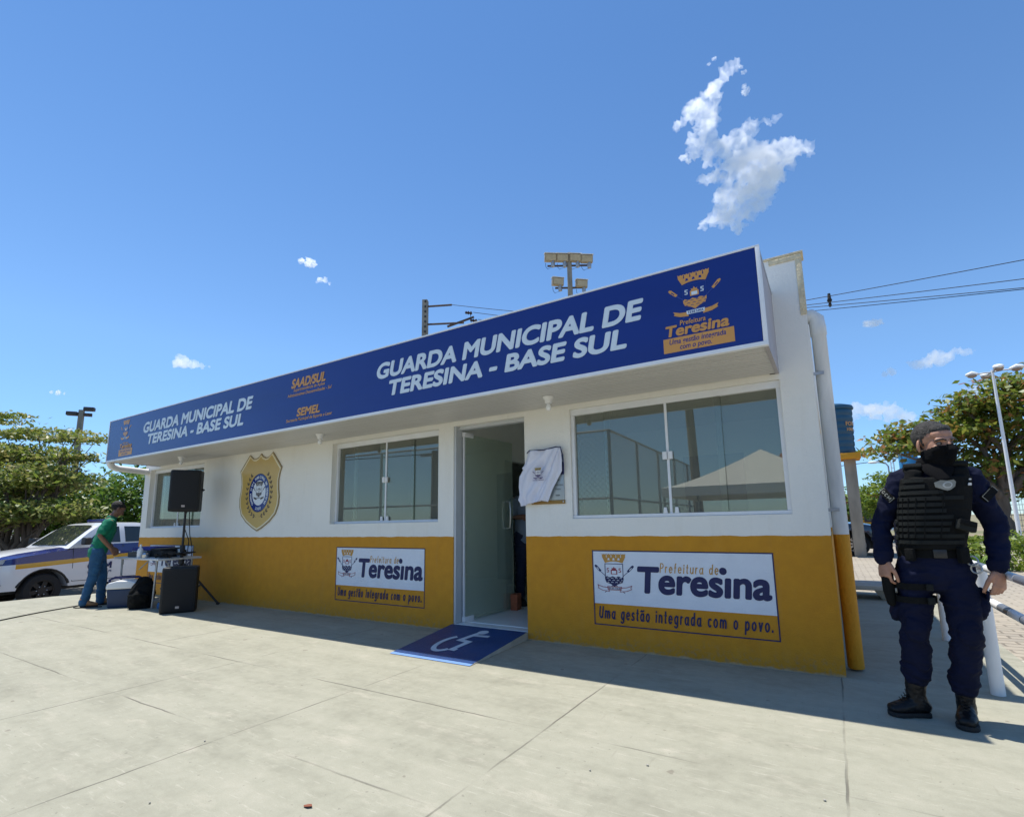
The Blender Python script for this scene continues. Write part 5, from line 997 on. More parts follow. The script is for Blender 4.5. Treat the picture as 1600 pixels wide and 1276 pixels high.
def head_shapes(mb, T, neck_to=None, ears=True):     # T: 4x4 from head space (face looks along -Y, centre at ear height)
    R3 = T.to_3x3().normalized(); s = T.to_scale().x
    E = lambda c, r: mb.ell(T @ Vector(c), [q*s for q in r], 20, R3)
    E((0, .022, .040), (.076, .096, .086)); E((0, -.030, -.025), (.064, .066, .088)); E((0, -.040, -.082), (.046, .050, .036)); E((0, -.068, -.100), (.026, .024, .020))
    E((0, -.074, .024), (.057, .021, .015)); E((0, -.050, .050), (.056, .038, .036))
    for q in (-1, 1):
        E((q*.043, -.066, -.028), (.022, .022, .020)); E((q*.052, -.02, -.060), (.020, .045, .040))
        if ears:
            Re = R3 @ Matrix.Rotation(q*.42, 3, 'Z'); mb.ell(T @ Vector((q*.080, .012, -.006)), (.0075*s, .019*s, .031*s), 14, Re); mb.ell(T @ Vector((q*.079, .007, -.030)), (.007*s, .011*s, .013*s), 12, Re)
    mb.sweep([T @ Vector(p) for p in ((0, -.088, .016), (0, -.102, -.010), (0, -.114, -.034))], [.009*s, .012*s, .0155*s], 12)
    for q in (-1, 1): E((q*.012, -.100, -.036), (.010, .012, .009))
    E((0, -.094, -.062), (.023, .012, .007)); E((0, -.091, -.074), (.020, .012, .008))
def face_finish(v, T):
    Ti = T.inverted(); out = v.copy(); s = T.to_scale().x; d = (T.to_3x3() @ Vector((0, 1, 0)))
    for i in range(len(v)):
        p = Ti @ Vector(v[i])
        if abs(p.x) < .075 and p.y < -.03 and abs(p.z) < .11:
            k = 0
            for q in (-1, 1): k += .0135*math.exp(-((p.x-q*.032)/.017)**2-((p.z-.004)/.011)**2)
            k += .004*math.exp(-((p.z+.068)/.0025)**2-(p.x/.02)**2)
            out[i] += np.array(d)*k
    return out
def eyes(T):
    v = []; f = []; mi = []; s = T.to_scale().x; R3 = T.to_3x3().normalized()
    for q in (-1, 1):
        for r, c, m in ((.0118, (q*.032, -.0715, .003), 1), (.0066, (q*.032+.003, -.0780, .002), 2)):
            k = MB(); k.ell(T @ Vector(c), (r*s,)*3, 14, R3); o = len(v); v += k.v; f += [tuple(i+o for i in ff) for ff in k.f]; mi += [m]*len(k.f)
    return v, f, mi
def hair_shape(T, m, parent, root, lift=.007, front=.075, low=-.035, disp=.004, brows=True):
    mb = MB(); R3 = T.to_3x3().normalized(); s = T.to_scale().x
    mb.ell(T @ Vector((0, .024, .042)), [(q+lift)*s for q in (.076, .096, .086)], 24, R3); mb.ell(T @ Vector((0, -.042, .076)), [.055*s, .040*s, .031*s], 20, R3)
    v, n, f = remeshed(mb, .006, 1); v = folds(v, n, disp, (90, 90, 40), 3, False); Ti = T.inverted(); keep = []
    L = [Ti @ Vector(q) for q in v]
    def ok(p):
        if p.y < -.035: return p.z > front-.02*abs(p.x)/.07
        if p.y < .012: return p.z > .012+(front-.03)*max(0, (-p.y)/.035) and not (abs(p.x) > .07 and p.z < .028) or (p.z > -.012 and -.012 < p.y < .004)
        return p.z > low
    f2 = [q for q in f if all(ok(L[i]) for i in q)]; used = sorted({i for q in f2 for i in q}); mp = {a: b for b, a in enumerate(used)}
    V = [tuple(v[i]) for i in used]; F = [tuple(mp[i] for i in q) for q in f2]
    if brows:
        for q in (-1, 1):
            k = MB(); k.sweep([T @ Vector((q*x, y, z)) for x, y, z in ((.016, -.098, .020), (.030, -.096, .0255), (.046, -.084, .022), (.054, -.072, .014))], [.0045*s, .0055*s, .0048*s, .0025*s], 8); o = len(V); V += k.v; F += [tuple(i+o for i in ff) for ff in k.f]
    return mesh_part('hair', V, F, m, parent, world=root)
def boot(parent, heel, toe, ankle_top, s=1.0, m=None, sole=None, tall=.25, world=True):
    heel = Vector(heel); toe = Vector(toe); d = (toe-heel); L = d.length; d.normalize(); sd = Vector((-d.y, d.x, 0)); mb = MB(); sdt = tuple(sd)
    at_ = Vector(ankle_top)
    mb.sweep([heel+d*.01+Vector((0, 0, .055)), heel+d*L*.45+Vector((0, 0, .058)), heel+d*L*.72+Vector((0, 0, .046)), heel+d*L*.93+Vector((0, 0, .040))], [(.037*s, .036*s), (.040*s, .042*s), (.047*s, .032*s), (.038*s, .026*s)], 18, side=sdt)
    mb.sweep([heel+d*.035+Vector((0, 0, .06)), heel+d*.045+Vector((0, 0, .12)), at_], [(.042*s, .050*s), (.040*s, .046*s), (.050*s, .052*s)], 18, side=sdt)
    v, n, f = remeshed(mb, .005, 4); v = folds(v, n, .0016, (30, 30, 55), 2); o = mesh_part('boot', v, f, m, parent, world=world)
    k = MB(); out = []
    for t, w in ((-.07, .020), (-.05, .031), (.03, .038), (.25, .037), (.45, .037), (.62, .045), (.8, .049), (.95, .042), (1.04, .026), (1.075, .010)): out.append((heel+d*(t*L if t < 0 else t*L), w))
    poly = [c+sd*w*s for c, w in out]+[c-sd*w*s for c, w in out[::-1]]
    k.add([(p.x, p.y, p.z+.001) for p in poly]+[(p.x, p.y, p.z+.026) for p in poly], [tuple(range(len(poly)))[::-1], tuple(range(len(poly), 2*len(poly)))]+[(i, (i+1) % len(poly), (i+1) % len(poly)+len(poly), i+len(poly)) for i in range(len(poly))]); k.build('sole', sole or M['rubber'], o, bevel=.004, world=world)
    return o, (heel, toe, at_, d, sd, L)

# ------------------------------------------------------------------ the officer in the foreground
ox, oy = .42, -.66
of = thing('person', 'masked officer in navy uniform and black vest standing by the right building corner', 'person', (ox, oy, 0))
Th = Matrix.Translation((.158, -.015, 1.550)) @ Matrix.Rotation(R(31), 4, 'Z') @ Matrix.Rotation(R(7), 4, 'X') @ Matrix.Rotation(R(-3), 4, 'Y') @ Matrix.Scale(1.07, 4)
sL, eL, wL = Vector((-.012, .025, 1.345)), Vector((-.138, .05, 1.105)), Vector((-.158, -.035, .885))
sR, eR, wR = Vector((.292, .025, 1.345)), Vector((.388, .055, 1.085)), Vector((.350, -.045, .840))
body = MB(); head_shapes(body, Th)
body.sweep([(.140, .03, 1.36), (.146, .02, 1.43), (.152, .010, 1.50)], [.062, .058, .058], 18)
body.sweep([(.082, .02, .83), (.088, .02, .98), (.105, .02, 1.12), (.13, .02, 1.28), (.14, .025, 1.36)], [(.13, .09), (.13, .09), (.135, .095), (.15, .10), (.12, .07)], 20)
for a, b, c in ((sL, eL, wL), (sR, eR, wR)): body.sweep([a, a.lerp(b, .5), b, b.lerp(c, .4), c], [.050, .045, .036, .036, .026], 14)
for h_, k_, a_ in (((-.005, .02, .86), (-.048, .0, .49), (-.066, .03, .14)), ((.160, .02, .86), (.182, -.02, .50), (.140, .04, .14))): body.sweep([h_, tuple(Vector(h_).lerp(Vector(k_), .5)), k_, a_], [.075, .062, .046, .022], 14)
hand(body, wL+Vector((0, 0, -.01)), (-.06, -.10, -1), (.62, -.75, 0), (.75, .62, 0), 1.02, (.42, .75, .6)); hand(body, wR+Vector((0, 0, -.01)), (-.10, -.12, -1), (-.72, -.66, 0), (-.66, .72, 0), 1.05, (.48, .85, .7))
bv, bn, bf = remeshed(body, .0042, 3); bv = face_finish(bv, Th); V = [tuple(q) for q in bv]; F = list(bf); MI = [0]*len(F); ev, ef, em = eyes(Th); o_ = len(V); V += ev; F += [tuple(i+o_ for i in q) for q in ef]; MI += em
bo = mesh_part('body', [(x, y, z) for x, y, z in V], F, [M['skin'], M['shadedeye'], M['iris']], of, mi=MI)
hair_shape(Th, M['greyhair'], of, False, lift=.0025, front=.072, disp=.0028)
# face mask pulled up over the nose
mk = MB(); R3 = Th.to_3x3().normalized(); E = lambda c, r: mk.ell(Th @ Vector(c), r, 22, R3)
E((0, -.030, -.030), (.073, .078, .090)); E((0, -.040, -.085), (.058, .062, .050)); E((0, -.060, -.108), (.040, .040, .036)); E((0, .012, -.070), (.075, .070, .05)); head_shapes(mk, Th @ Matrix.Scale(1.055, 4), ears=False); mk.sweep([Th @ Vector((0, -.098, .005)), Th @ Vector((0, -.124, -.036)), Th @ Vector((0, -.105, -.08))], [.014, .019, .02], 12)
mk.sweep([Th @ Vector((0, -.015, -.09)), (.150, .0, 1.44), (.145, .01, 1.405), (.142, .015, 1.37)], [(.072, .075), (.082, .082), (.10, .092), (.115, .085)], 22)
mv, mn, mf = remeshed(mk, .005, 9); mv = folds(mv, mn, .0028, (14, 14, 34), 9); Ti = Th.inverted(); L = [Ti @ Vector(q) for q in mv]
top = lambda p: p.z < (-.004-.32*max(0, p.y+.090)+.25*max(0, -p.y-.095)) and not (p.y > .02 and p.z > -.07)
mf = [q for q in mf if all(top(L[i]) for i in q)]; us = sorted({i for q in mf for i in q}); mp = {a: b for b, a in enumerate(us)}
mo = mesh_part('face_mask', [mv[i] for i in us], [tuple(mp[i] for i in q) for q in mf], M['blackcloth'], of); mo.modifiers.new('t', 'SOLIDIFY').thickness = .003
# shirt
st_ = MB(); st_.sweep([(.084, .02, .86), (.090, .02, 1.0), (.108, .02, 1.14), (.132, .02, 1.28), (.140, .028, 1.365), (.146, .022, 1.405)], [(.150, .112), (.150, .112), (.158, .118), (.176, .122), (.150, .090), (.075, .072)], 24)
for a, b, c, e in ((sL, eL, wL, .0), (sR, eR, wR, .0)):
    st_.sweep([a+(Vector((.05, 0, .01)) if a is sL else Vector((-.05, 0, .01))), a, a.lerp(b, .45), b, b.lerp(c, .45), c+Vector((0, 0, .012))], [.070, .070, .061, .051, .048, .042], 18)
sv, sn, sf = remeshed(st_, .0058, 4); sv = folds(sv, sn, .0095, (9, 9, 13), 4); sv = folds(sv, sn, .0025, (22, 22, 34), 8); shirt = mesh_part('shirt', sv, sf, M['uniform'], of)
for c, d in ((wL, -1), (wR, 1)): k = MB(); k.sweep([c+Vector((0, 0, .045)), c+Vector((0, 0, .004))], [(.049, .045), (.047, .043)], 20, round_ends=False); k.build('cuff', M['uniform'], shirt, smooth=50)
# trousers with cargo pockets
tr = MB(); tr.sweep([(.080, .02, .80), (.083, .02, .90), (.086, .02, .96)], [(.148, .118), (.152, .120), (.146, .114)], 22)
for h_, k_, a_, r in (((-.008, .02, .84), (-.048, -.005, .49), (-.068, .025, .235), 1), ((.166, .02, .84), (.182, -.025, .495), (.143, .03, .205), 1)):
    h_, k_, a_ = Vector(h_), Vector(k_), Vector(a_); tr.sweep([h_, h_.lerp(k_, .5), k_, k_.lerp(a_, .5), a_], [(.094, .102), (.083, .090), (.067, .073), (.067, .072), (.064, .066)], 20)
tr.ell((.262, .02, .64), (.034, .062, .085), 16, Matrix.Rotation(.12, 3, 'Y')); tr.ell((-.125, .03, .60), (.024, .058, .08), 16)
tr.ell((-.050, -.07, .50), (.050, .024, .065), 14); tr.ell((.185, -.09, .50), (.050, .024, .065), 14)
tv, tn_, tf = remeshed(tr, .0058, 4)
def leg_folds(v, n):
    o = folds(v, n, .0095, (7, 7, 13), 1); o = folds(o, n, .0030, (18, 18, 30), 6)
    for i in range(len(v)):
        z = v[i][2]; k = math.exp(-((z-.26)/.07)**2)+.7*math.exp(-((z-.47)/.06)**2)
        o[i] += n[i]*.0055*k*math.sin(z*105+9*noise.noise(Vector((v[i][0]*9, v[i][1]*9, z*6))))*(.4+noise.noise(Vector((v[i][0]*12, v[i][1]*12, z*9)))*1.4)
    return o
tv = leg_folds(tv, tn_); trs = mesh_part('trousers', tv, tf, M['uniform'], of)
k = MB(); k.obox((.286, -.030, .70), (.012, .10, .05), Matrix.Rotation(.1, 3, 'Y')); k.build('pocket_flap', M['uniform'], trs, bevel=.005)
# boots
for hl, te, an in (((-.040, .045, 0), (-.212, -.025, 0), (-.068, .025, .26)), ((.150, .085, 0), (.112, -.110, 0), (.143, .032, .23))):
    bt, (h_, t_, a_, d, sd, L) = boot(of, hl, te, an, 1.05, M['leather'], M['rubber'], world=False)
    k = MB()
    for i in range(7):
        t = i/6; c = (h_+d*L*.66+Vector((0, 0, .080))).lerp(h_+d*.088+Vector((0, 0, .112)), t/.45) if t < .45 else (h_+d*.088+Vector((0, 0, .112))).lerp(a_-Vector((0, 0, .03))+d*.046, (t-.45)/.55); 
        for q in (-1, 1): k.tube([c+sd*.018*q+d*.002, c-sd*.018*q+d*.004+Vector((0, 0, .016))], .0026, 6)
    k.build('laces', M['leather'], bt, smooth=60)
# vest
def vp(th, z, push=0):      # point on the vest front: th from -90 (his right) to 90
    t = (z-.94)/.42; cx = .076+.062*t; rx = .152+.020*math.sin(min(1, t*1.2)*math.pi*.62); ry = .135+.012*math.sin(t*3.0); a = R(th); e = .72
    sx = math.copysign(abs(math.sin(a))**e, math.sin(a)); sy = abs(math.cos(a))**e; return Vector((cx+(rx+push)*sx, .012-(ry+push)*sy*(1 if math.cos(a) > 0 else -1), z))
vs = MB(); ring = [z for z in (.945, .985, 1.05, 1.12, 1.19, 1.26, 1.315, 1.35)]; n = 48; vv = []; ff = []
for z in ring: vv += [vp(360*j/n, z) for j in range(n)]
ff = [(i*n+j, i*n+(j+1) % n, (i+1)*n+(j+1) % n, (i+1)*n+j) for i in range(len(ring)-1) for j in range(n)]+[tuple(range(n))[::-1], tuple((len(ring)-1)*n+j for j in range(n))]
vs.add(vv, ff)
for q, x0, xs in ((-1, .035, -.005), (1, .245, .275)): vs.sweep([vp(q*42, 1.30, -.02), Vector((x0, -.075, 1.385)), Vector((x0-.0, .0, 1.425)), Vector((x0, .07, 1.40)), Vector((x0, .10, 1.30))], [(.042, .018)]*5, 14)
vv, vn, vf = remeshed(vs, .006, 5); vv = folds(vv, vn, .003, (12, 12, 16), 5); vest = mesh_part('vest', vv, vf, M['nylon'], of)
def band(z, a0, a1, h, push, name, m, th=.004, slope=0, parent=vest):
    k = MB(); q = [a0+(a1-a0)*i/18 for i in range(19)]; A = [vp(a, z+slope*i+h/2, push) for i, a in enumerate(q)]; Bb = [vp(a, z+slope*i-h/2, push) for i, a in enumerate(q)]; C = [vp(a, z+slope*i+h/2, push-th) for i, a in enumerate(q)]; D = [vp(a, z+slope*i-h/2, push-th) for i, a in enumerate(q)]; N = 19
    k.add(A+Bb+C+D, [(i, i+1, N+i+1, N+i) for i in range(18)]+[(i, 2*N+i, 2*N+i+1, i+1) for i in range(18)]+[(N+i, N+i+1, 3*N+i+1, 3*N+i) for i in range(18)]); return k.build(name, m, parent, smooth=60)
for i, (z, a0, a1) in enumerate(((1.335, -58, -14), (1.300, -66, -12), (1.265, -70, 4), (1.230, -72, 34), (1.195, -72, 6), (1.160, -74, 8), (1.125, -74, 18), (1.090, -76, 16), (1.055, -76, 14), (1.020, -78, 46), (.985, -78, 50))): band(z, a0, a1, .021, .0085, 'webbing_strap', M['webbing'])
for i in range(6): 
    a = -66+14*i; k = MB(); q = [vp(a, 1.01, .0105), vp(a, 1.235, .0105)]; k.sweep(q, [(.0035, .0015)]*2, 6); k.build('stitch_line', M['nylon'], vest)
for q, x0 in ((-1, .035), (1, .245)): k = MB(); k.obox((x0, -.045, 1.412), (.088, .075, .026), Matrix.Rotation(R(-28), 3, 'X')); k.build('shoulder_pad', M['webbing'], vest, bevel=.008)
VP = lambda a, z, push: (lambda u, v, d: tuple(vp(a+u/.17*57.3, z+v, push+d)))
k = MB(); Pb = VP(8, 1.302, .010); k.prism([(-.030, .016), (-.020, .028), (0, .024), (.020, .028), (.030, .016), (.027, -.010), (.012, -.026), (0, -.032), (-.012, -.026), (-.027, -.010)], Pb, 0, .005, 0); k.flat(arc(0, 0, .016, .018, 0, 360, 16)[:-1], Pb, .0055, 1); k.flat(arc(0, 0, .011, .012, 0, 360, 16)[:-1], Pb, .006, 0); k.build('badge_patch', [M['patch'], mat('pale badge thread', (.42, .43, .40), .8)], vest)
k = MB(); Pt = VP(46, 1.330, .012); k.prism([(-.008, -.004), (.008, -.004), (.008, .004), (-.008, .004)], Pt, 0, .003); k.prism([(-.013, -.034), (.012, -.034), (.014, -.027), (.010, -.020), (-.010, -.020), (-.014, -.027)], Pt, 0, .003); k.build('name_tag', M['tagwhite'], vest)
k = MB(); c = vp(38, 1.075, .022); k.obox(c, (.098, .036, .058), Matrix.Rotation(R(30), 3, 'Z') @ Matrix.Rotation(R(16), 3, 'Y')); pz = k.build('pouch', M['webbing'], vest, bevel=.012); k = MB(); k.obox(c+Vector((.008, -.020, .016)), (.092, .010, .028), Matrix.Rotation(R(30), 3, 'Z') @ Matrix.Rotation(R(16), 3, 'Y')); k.build('flap', M['nylon'], pz, bevel=.005)
k = MB(); c = vp(-80, 1.06, .012); 
for z in (1.10, 1.055, 1.01): k.lathe(vp(-74, z, .012), [(.012, -.004), (.016, 0), (.012, .004)], 12, axis=(-.9, -.4, 0))
k.build('side_buckle', M['webbing'], vest, smooth=40)
k = MB(); k.sweep([(.148, -.062, 1.42), (.153, -.098, 1.38), (.162, -.126, 1.335)], [(.080, .018), (.066, .016), (.032, .010)], 16); k.build('gaiter_fold', M['blackcloth'], vest, smooth=60)
# belt, cuffs and holster
def hoop(cx, cy, z, rx, ry, h, th, name, m, parent, tilt=0):
    k = MB(); n = 40; vs_ = []
    for r_, zz in ((0, -h/2), (0, h/2), (-th, h/2), (-th, -h/2)): vs_ += [(cx+(rx+r_)*math.cos(2*math.pi*j/n), cy+(ry+r_)*math.sin(2*math.pi*j/n), z+zz+tilt*math.cos(2*math.pi*j/n)) for j in range(n)]
    k.add(vs_, [(a*n+j, a*n+(j+1) % n, ((a+1) % 4)*n+(j+1) % n, ((a+1) % 4)*n+j) for a in range(4) for j in range(n)]); return k.build(name, m, parent, smooth=40)
bl = hoop(.082, .018, .922, .163, .131, .050, .012, 'belt', M['nylon'], of); k = MB(); k.obox((.100, -.116, .922), (.062, .014, .048)); k.build('buckle', mat('black polymer buckle', (.014, .014, .014), .35), bl, bevel=.006)
for x, y, w_, h_ in ((.20, -.085, .05, .085), (-.035, -.085, .045, .07)): k = MB(); k.obox((x, y-.03, .915), (w_, .035, h_), R(30 if x > .1 else -30)); k.build('belt_pouch', M['nylon'], bl, bevel=.008)
hc = MB(); 
for c, a in (((.238, -.10, .885), .5), ((.250, -.095, .845), -.3)): hc.sweep([Vector(c)+Vector((.021*math.cos(t), -.012*math.cos(t)+.006*math.sin(t*2), .026*math.sin(t))) for t in [2*math.pi*i/20 for i in range(20)]], .0045, 8, closed=True, round_ends=False)
hc.build('handcuffs', M['galv'], bl, smooth=60)
hs = MB(); hs.sweep([(-.150, -.02, .80), (-.150, -.025, .70), (-.146, -.03, .635)], [(.032, .045), (.030, .040), (.022, .026)], 14, side=(1, 0, 0)); hol = hs.build('holster', M['nylon'], of, smooth=50)
k = MB(); k.obox((-.150, -.035, .845), (.030, .042, .085), Matrix.Rotation(R(14), 3, 'X')); k.obox((-.150, -.005, .812), (.034, .105, .036)); k.build('pistol_grip', M['blackplastic'], hol, bevel=.007)
k = MB(); k.obox((-.128, .0, .76), (.014, .075, .13)); k.box2(-.150, -.128, -.02, .03, .80, .86); k.build('holster_plate', M['nylon'], hol, bevel=.005)
for z, rx in ((.735, .108), (.660, .104)): o2 = hoop(-.022-(.735-z)*.1, .008, z, rx, rx+.006, .034, .006, 'thigh_strap', M['nylon'], hol); k = MB(); k.obox((.035, -.100, z), (.035, .014, .038), R(24)); k.build('strap_buckle', M['webbing'], o2, bevel=.004)
# sleeve patches
def patch(center, nrm, up_, w_, h_, txt, border):
    nrm = Vector(nrm).normalized(); u = Vector(up_); u = (u-nrm*u.dot(nrm)).normalized(); s_ = u.cross(nrm)
    P_ = lambda a, b, d: tuple(Vector(center)+s_*a+u*b+nrm*d-nrm*2.6*a*a)
    k = MB(); seg = [(-w_/2+w_*i/8, h_/2) for i in range(9)]+[(w_/2-w_*i/8, -h_/2) for i in range(9)]; k.prism(seg, P_, -.012, 0, 0); k.ribbon([(-w_/2+.003, -h_/2+.003), (w_/2-.003, -h_/2+.003), (w_/2-.003, h_/2-.003), (-w_/2+.003, h_/2-.003)], .0035, P_, .0008, 1, closed=True)
    if txt: stroke_text(k, txt, -w_/2+.010, -h_/2+.010, w_-.020, h_-.020, P_, .0008, w=.24, shear=0, gap=.14, mi=1)
    return k.build('sleeve_patch', [M['nylon'], M['patch']], shirt)
patch(sL.lerp(eL, .40)+Vector((-.042, -.064, .012)), (-.50, -.86, .1), (.80, 0, .52), .088, .040, 'GCM', 1)
patch(sR.lerp(eR, .40)+Vector((.040, -.066, .008)), (.45, -.88, .1), (-.72, 0, .70), .094, .042, '', 1)

# ------------------------------------------------------------------ other people
def simple_person(label, loc, rotz, col_shirt, col_tr, skin='skin2', lean=0, sleeves='short', arms=None, s=1.0, turn=0, hairm='darkhair', shoe=None, headpitch=5, voxel=.011, feet=((-.10, .03), (.10, -.02)), sleeve_end=.55, group=None):
    """standing figure, face along -Y before rotation; lean = forward bend of the trunk in degrees"""
    t = thing('person', label, 'person', loc, rotz, group); lr = R(lean); hip = Vector((0, .02, .90))
    def up(x, y, z): q = Matrix.Rotation(lr, 3, 'X') @ Vector((x, y, z-.90)); return (hip+Vector((q.x, q.y, q.z)))*s
    arms = arms or (((-.175, 0, 1.355), (-.24, .02, 1.10), (-.25, -.05, .87)), ((.175, 0, 1.355), (.24, .02, 1.10), (.25, -.05, .87)))
    hd = up(0, -.015, 1.585); T = Matrix.Translation(hd) @ Matrix.Rotation(R(turn), 4, 'Z') @ Matrix.Rotation(lr*.6+R(headpitch), 4, 'X') @ Matrix.Scale(s*.98, 4)
    b = MB(); head_shapes(b, T); b.sweep([up(0, .015, 1.38), up(0, .01, 1.46), tuple(Vector(hd)-Vector((0, 0, .06)))], [.058*s, .053*s, .052*s], 14)
    b.sweep([up(0, 0, .88), up(0, 0, 1.05), up(0, 0, 1.22), up(0, .01, 1.37)], [(.14*s, .09*s), (.13*s, .088*s), (.15*s, .098*s), (.13*s, .07*s)], 16)
    A = []
    for sd, (a, e, w) in zip((-1, 1), arms):
        a, e, w = (Vector(up(*q)) for q in (a, e, w)); A.append((a, e, w)); b.sweep([a, a.lerp(e, .5), e, e.lerp(w, .4), w], [.047*s, .042*s, .036*s, .035*s, .026*s], 12); d = (w-e).normalized(); hand(b, w, d, (-sd*.5, -.85, .1), (-sd*.85, .5, 0), s, (.3, .5, .4))
    knees = []
    for sd, (fx, fy_) in zip((-1, 1), feet):
        h_ = Vector((sd*.088, .02, .88))*s; an = Vector((fx, fy_+.03, .09))*s; kn = h_.lerp(an, .5)+Vector((0, -.03, 0)); knees.append((h_, kn, an)); b.sweep([h_, h_.lerp(kn, .5), kn, kn.lerp(an, .45), an], [.078*s, .068*s, .050*s, .050*s, .036*s], 12)
    v, n, f = remeshed(b, voxel*.6, 2); v = face_finish(v, T); mesh_part('body', v, f, M[skin], t); hair_shape(T, M[hairm], t, False, lift=.005, front=.064, low=-.07, brows=False)
    g = MB(); g.sweep([up(0, 0, .84), up(0, 0, .98), up(0, 0, 1.10), up(0, 0, 1.24), up(0, .008, 1.36), up(0, .010, 1.41)], [(.165*s, .118*s), (.162*s, .118*s), (.160*s, .118*s), (.172*s, .120*s), (.150*s, .088*s), (.07*s, .066*s)], 20)
    for a, e, w in A:
        if sleeves == 'short': g.sweep([a+(Vector(up(0, 0, 1.38))-a)*.25, a, a.lerp(e, sleeve_end), a.lerp(e, sleeve_end+.15)], [.066*s, .068*s, .064*s, .066*s], 14)
        else: g.sweep([a+(Vector(up(0, 0, 1.38))-a)*.25, a, a.lerp(e, .5), e, e.lerp(w, .5), w], [.066*s, .066*s, .060*s, .054*s, .050*s, .042*s], 14)
    v, n, f = remeshed(g, voxel*.8, 3); v = folds(v, n, .007*s, (8, 8, 14), 3); mesh_part('shirt', v, f, col_shirt, t)
    g = MB(); g.sweep([(0, .02, .80*s), (0, .02, .90*s), (0, .02, .96*s)], [(.150*s, .110*s), (.152*s, .112*s), (.142*s, .104*s)], 18)
    for h_, kn, an in knees: g.sweep([h_, h_.lerp(kn, .5), kn, kn.lerp(an, .5), an+Vector((0, 0, -.02))], [.092*s, .084*s, .068*s, .062*s, .060*s], 14)
    v, n, f = remeshed(g, voxel*.8, 3); v = folds(v, n, .006*s, (7, 7, 17), 5); mesh_part('trousers', v, f, col_tr, t)
    for (h_, kn, an), (fx, fy_) in zip(knees, feet): boot(t, (fx*s, (fy_+.05)*s, 0), ((fx+.02*(1 if fx > 0 else -1))*s, (fy_-.14)*s, 0), (fx*s, (fy_+.03)*s, .13*s), s, shoe or M['blackplastic'], M['rubber'], world=False)
    return t
M['jeans'] = mat('blue denim', (.018, .085, .18), .85, var=.3, vscale=8, bump=.3, bscale=200); M['greentee'] = mat('green cotton', (.0, .165, .085), .85, var=.12, vscale=6, bump=.15, bscale=200)
M['bluetee'] = mat('grey blue cotton', (.20, .25, .32), .85, var=.1, vscale=6); M['tanshoe'] = mat('tan shoe leather', (.30, .15, .06), .6)
simple_person('man in green t-shirt and blue jeans bending over the equipment table', (-9.78, -1.04, 0), R(158), M['greentee'], M['jeans'], lean=15, s=.945, headpitch=26, turn=14, shoe=M['tanshoe'],
              arms=(((-.175, 0, 1.355), (-.23, .05, 1.12), (-.17, -.16, .95)), ((.175, 0, 1.355), (.22, .04, 1.12), (.15, -.17, .95))), feet=((-.08, .10), (.10, -.10)))
simple_person('person in grey blue shirt and dark jeans with folded arms inside the doorway', (-3.50, 1.42, .078), R(60), M['bluetee'], mat('dark jeans', (.012, .02, .05), .85, var=.2, vscale=8), lean=0, s=1.0,
              arms=(((-.175, 0, 1.355), (-.24, -.03, 1.13), (.04, -.17, 1.14)), ((.175, 0, 1.355), (.24, -.03, 1.12), (-.05, -.19, 1.10))))
simple_person('dark clothed person with hands on hips in the tree shade behind the pickup bonnet', (-18.2, -1.9, -.42), R(55), M['blackcloth'], M['blackcloth'], lean=0, s=1.0, arms=(((-.175, 0, 1.355), (-.36, .05, 1.15), (-.17, -.05, 1.0)), ((.175, 0, 1.355), (.36, .05, 1.15), (.17, -.05, 1.0))), voxel=.016)
simple_person('person in blue shirt in the tree shade at the left edge', (-19.4, -3.1, -.42), R(70), mat('blue shirt', (.02, .05, .14), .85), M['blackcloth'], s=1.02, voxel=.016)
simple_person('second officer in navy half hidden behind the masked officer', (.92, 4.6, -.03), R(-20), M['uniform'], M['uniform'], skin='skin', sleeves='short', s=.98, sleeve_end=.75)

# ------------------------------------------------------------------ sound equipment by the left end of the post
def speaker(name, label, loc, rotz, w=.40, h=.63, d=.36, lean=0):
    t = thing(name, label, 'loudspeaker', loc, rotz); k = MB(); pr = [(-w/2, -d/2), (w/2, -d/2), (w/2, d*.18), (w*.30, d/2), (-w*.30, d/2), (-w/2, d*.18)]
    k.prism(pr, lambda u, v, dd: (u, v, dd), 0, h); k.build('cabinet', mat_once('black speaker cabinet', (.010, .010, .011), .6), t, bevel=.035, seg=4)
    k = MB(); k.prism([(-w/2+.03, .03), (w/2-.03, .03), (w/2-.03, h-.03), (-w/2+.03, h-.03)], lambda u, v, dd: (u, -d/2-.004-dd, v), 0, .008); k.build('grille', mat('black steel mesh '+name+str(len(bpy.data.materials)), (.014, .014, .015), .5, bump=.8, bscale=320), t, bevel=.004)
    k = MB(); k.box2(-.022, .022, -d/2-.017, -d/2-.012, .065, .095); k.build('maker_plate', mat_once('silver plate', (.45, .38, .34), .4), t)
    k = MB(); 
    for sd in (-1, 1): k.sweep([(sd*(w/2-.005), -.06, h*.52), (sd*(w/2+.012), -.06, h*.54), (sd*(w/2+.012), .06, h*.54), (sd*(w/2-.005), .06, h*.52)], .012, 8)
    k.build('carry_handle', M['blackplastic'], t, smooth=60); return t
ry_ = R(64)
speaker('loudspeaker', 'black loudspeaker raised on the tripod stand in front of the left window', (-8.49, -.47, 1.40), ry_-.18)
speaker('loudspeaker', 'black loudspeaker standing on the ground beside the table', (-7.95, -.70, 0), ry_-.10, w=.42, h=.62)
sd_ = thing('speaker_stand', 'black tripod stand carrying the raised loudspeaker', 'speaker stand', (-8.49, -.47, 0)); k = MB(); k.lathe((0, 0, 0), [(.022, .12), (.022, .86)], 14); k.lathe((0, 0, 0), [(.016, .86), (.016, 1.42)], 12); k.build('pole', M['blackplastic'], sd_, smooth=50)
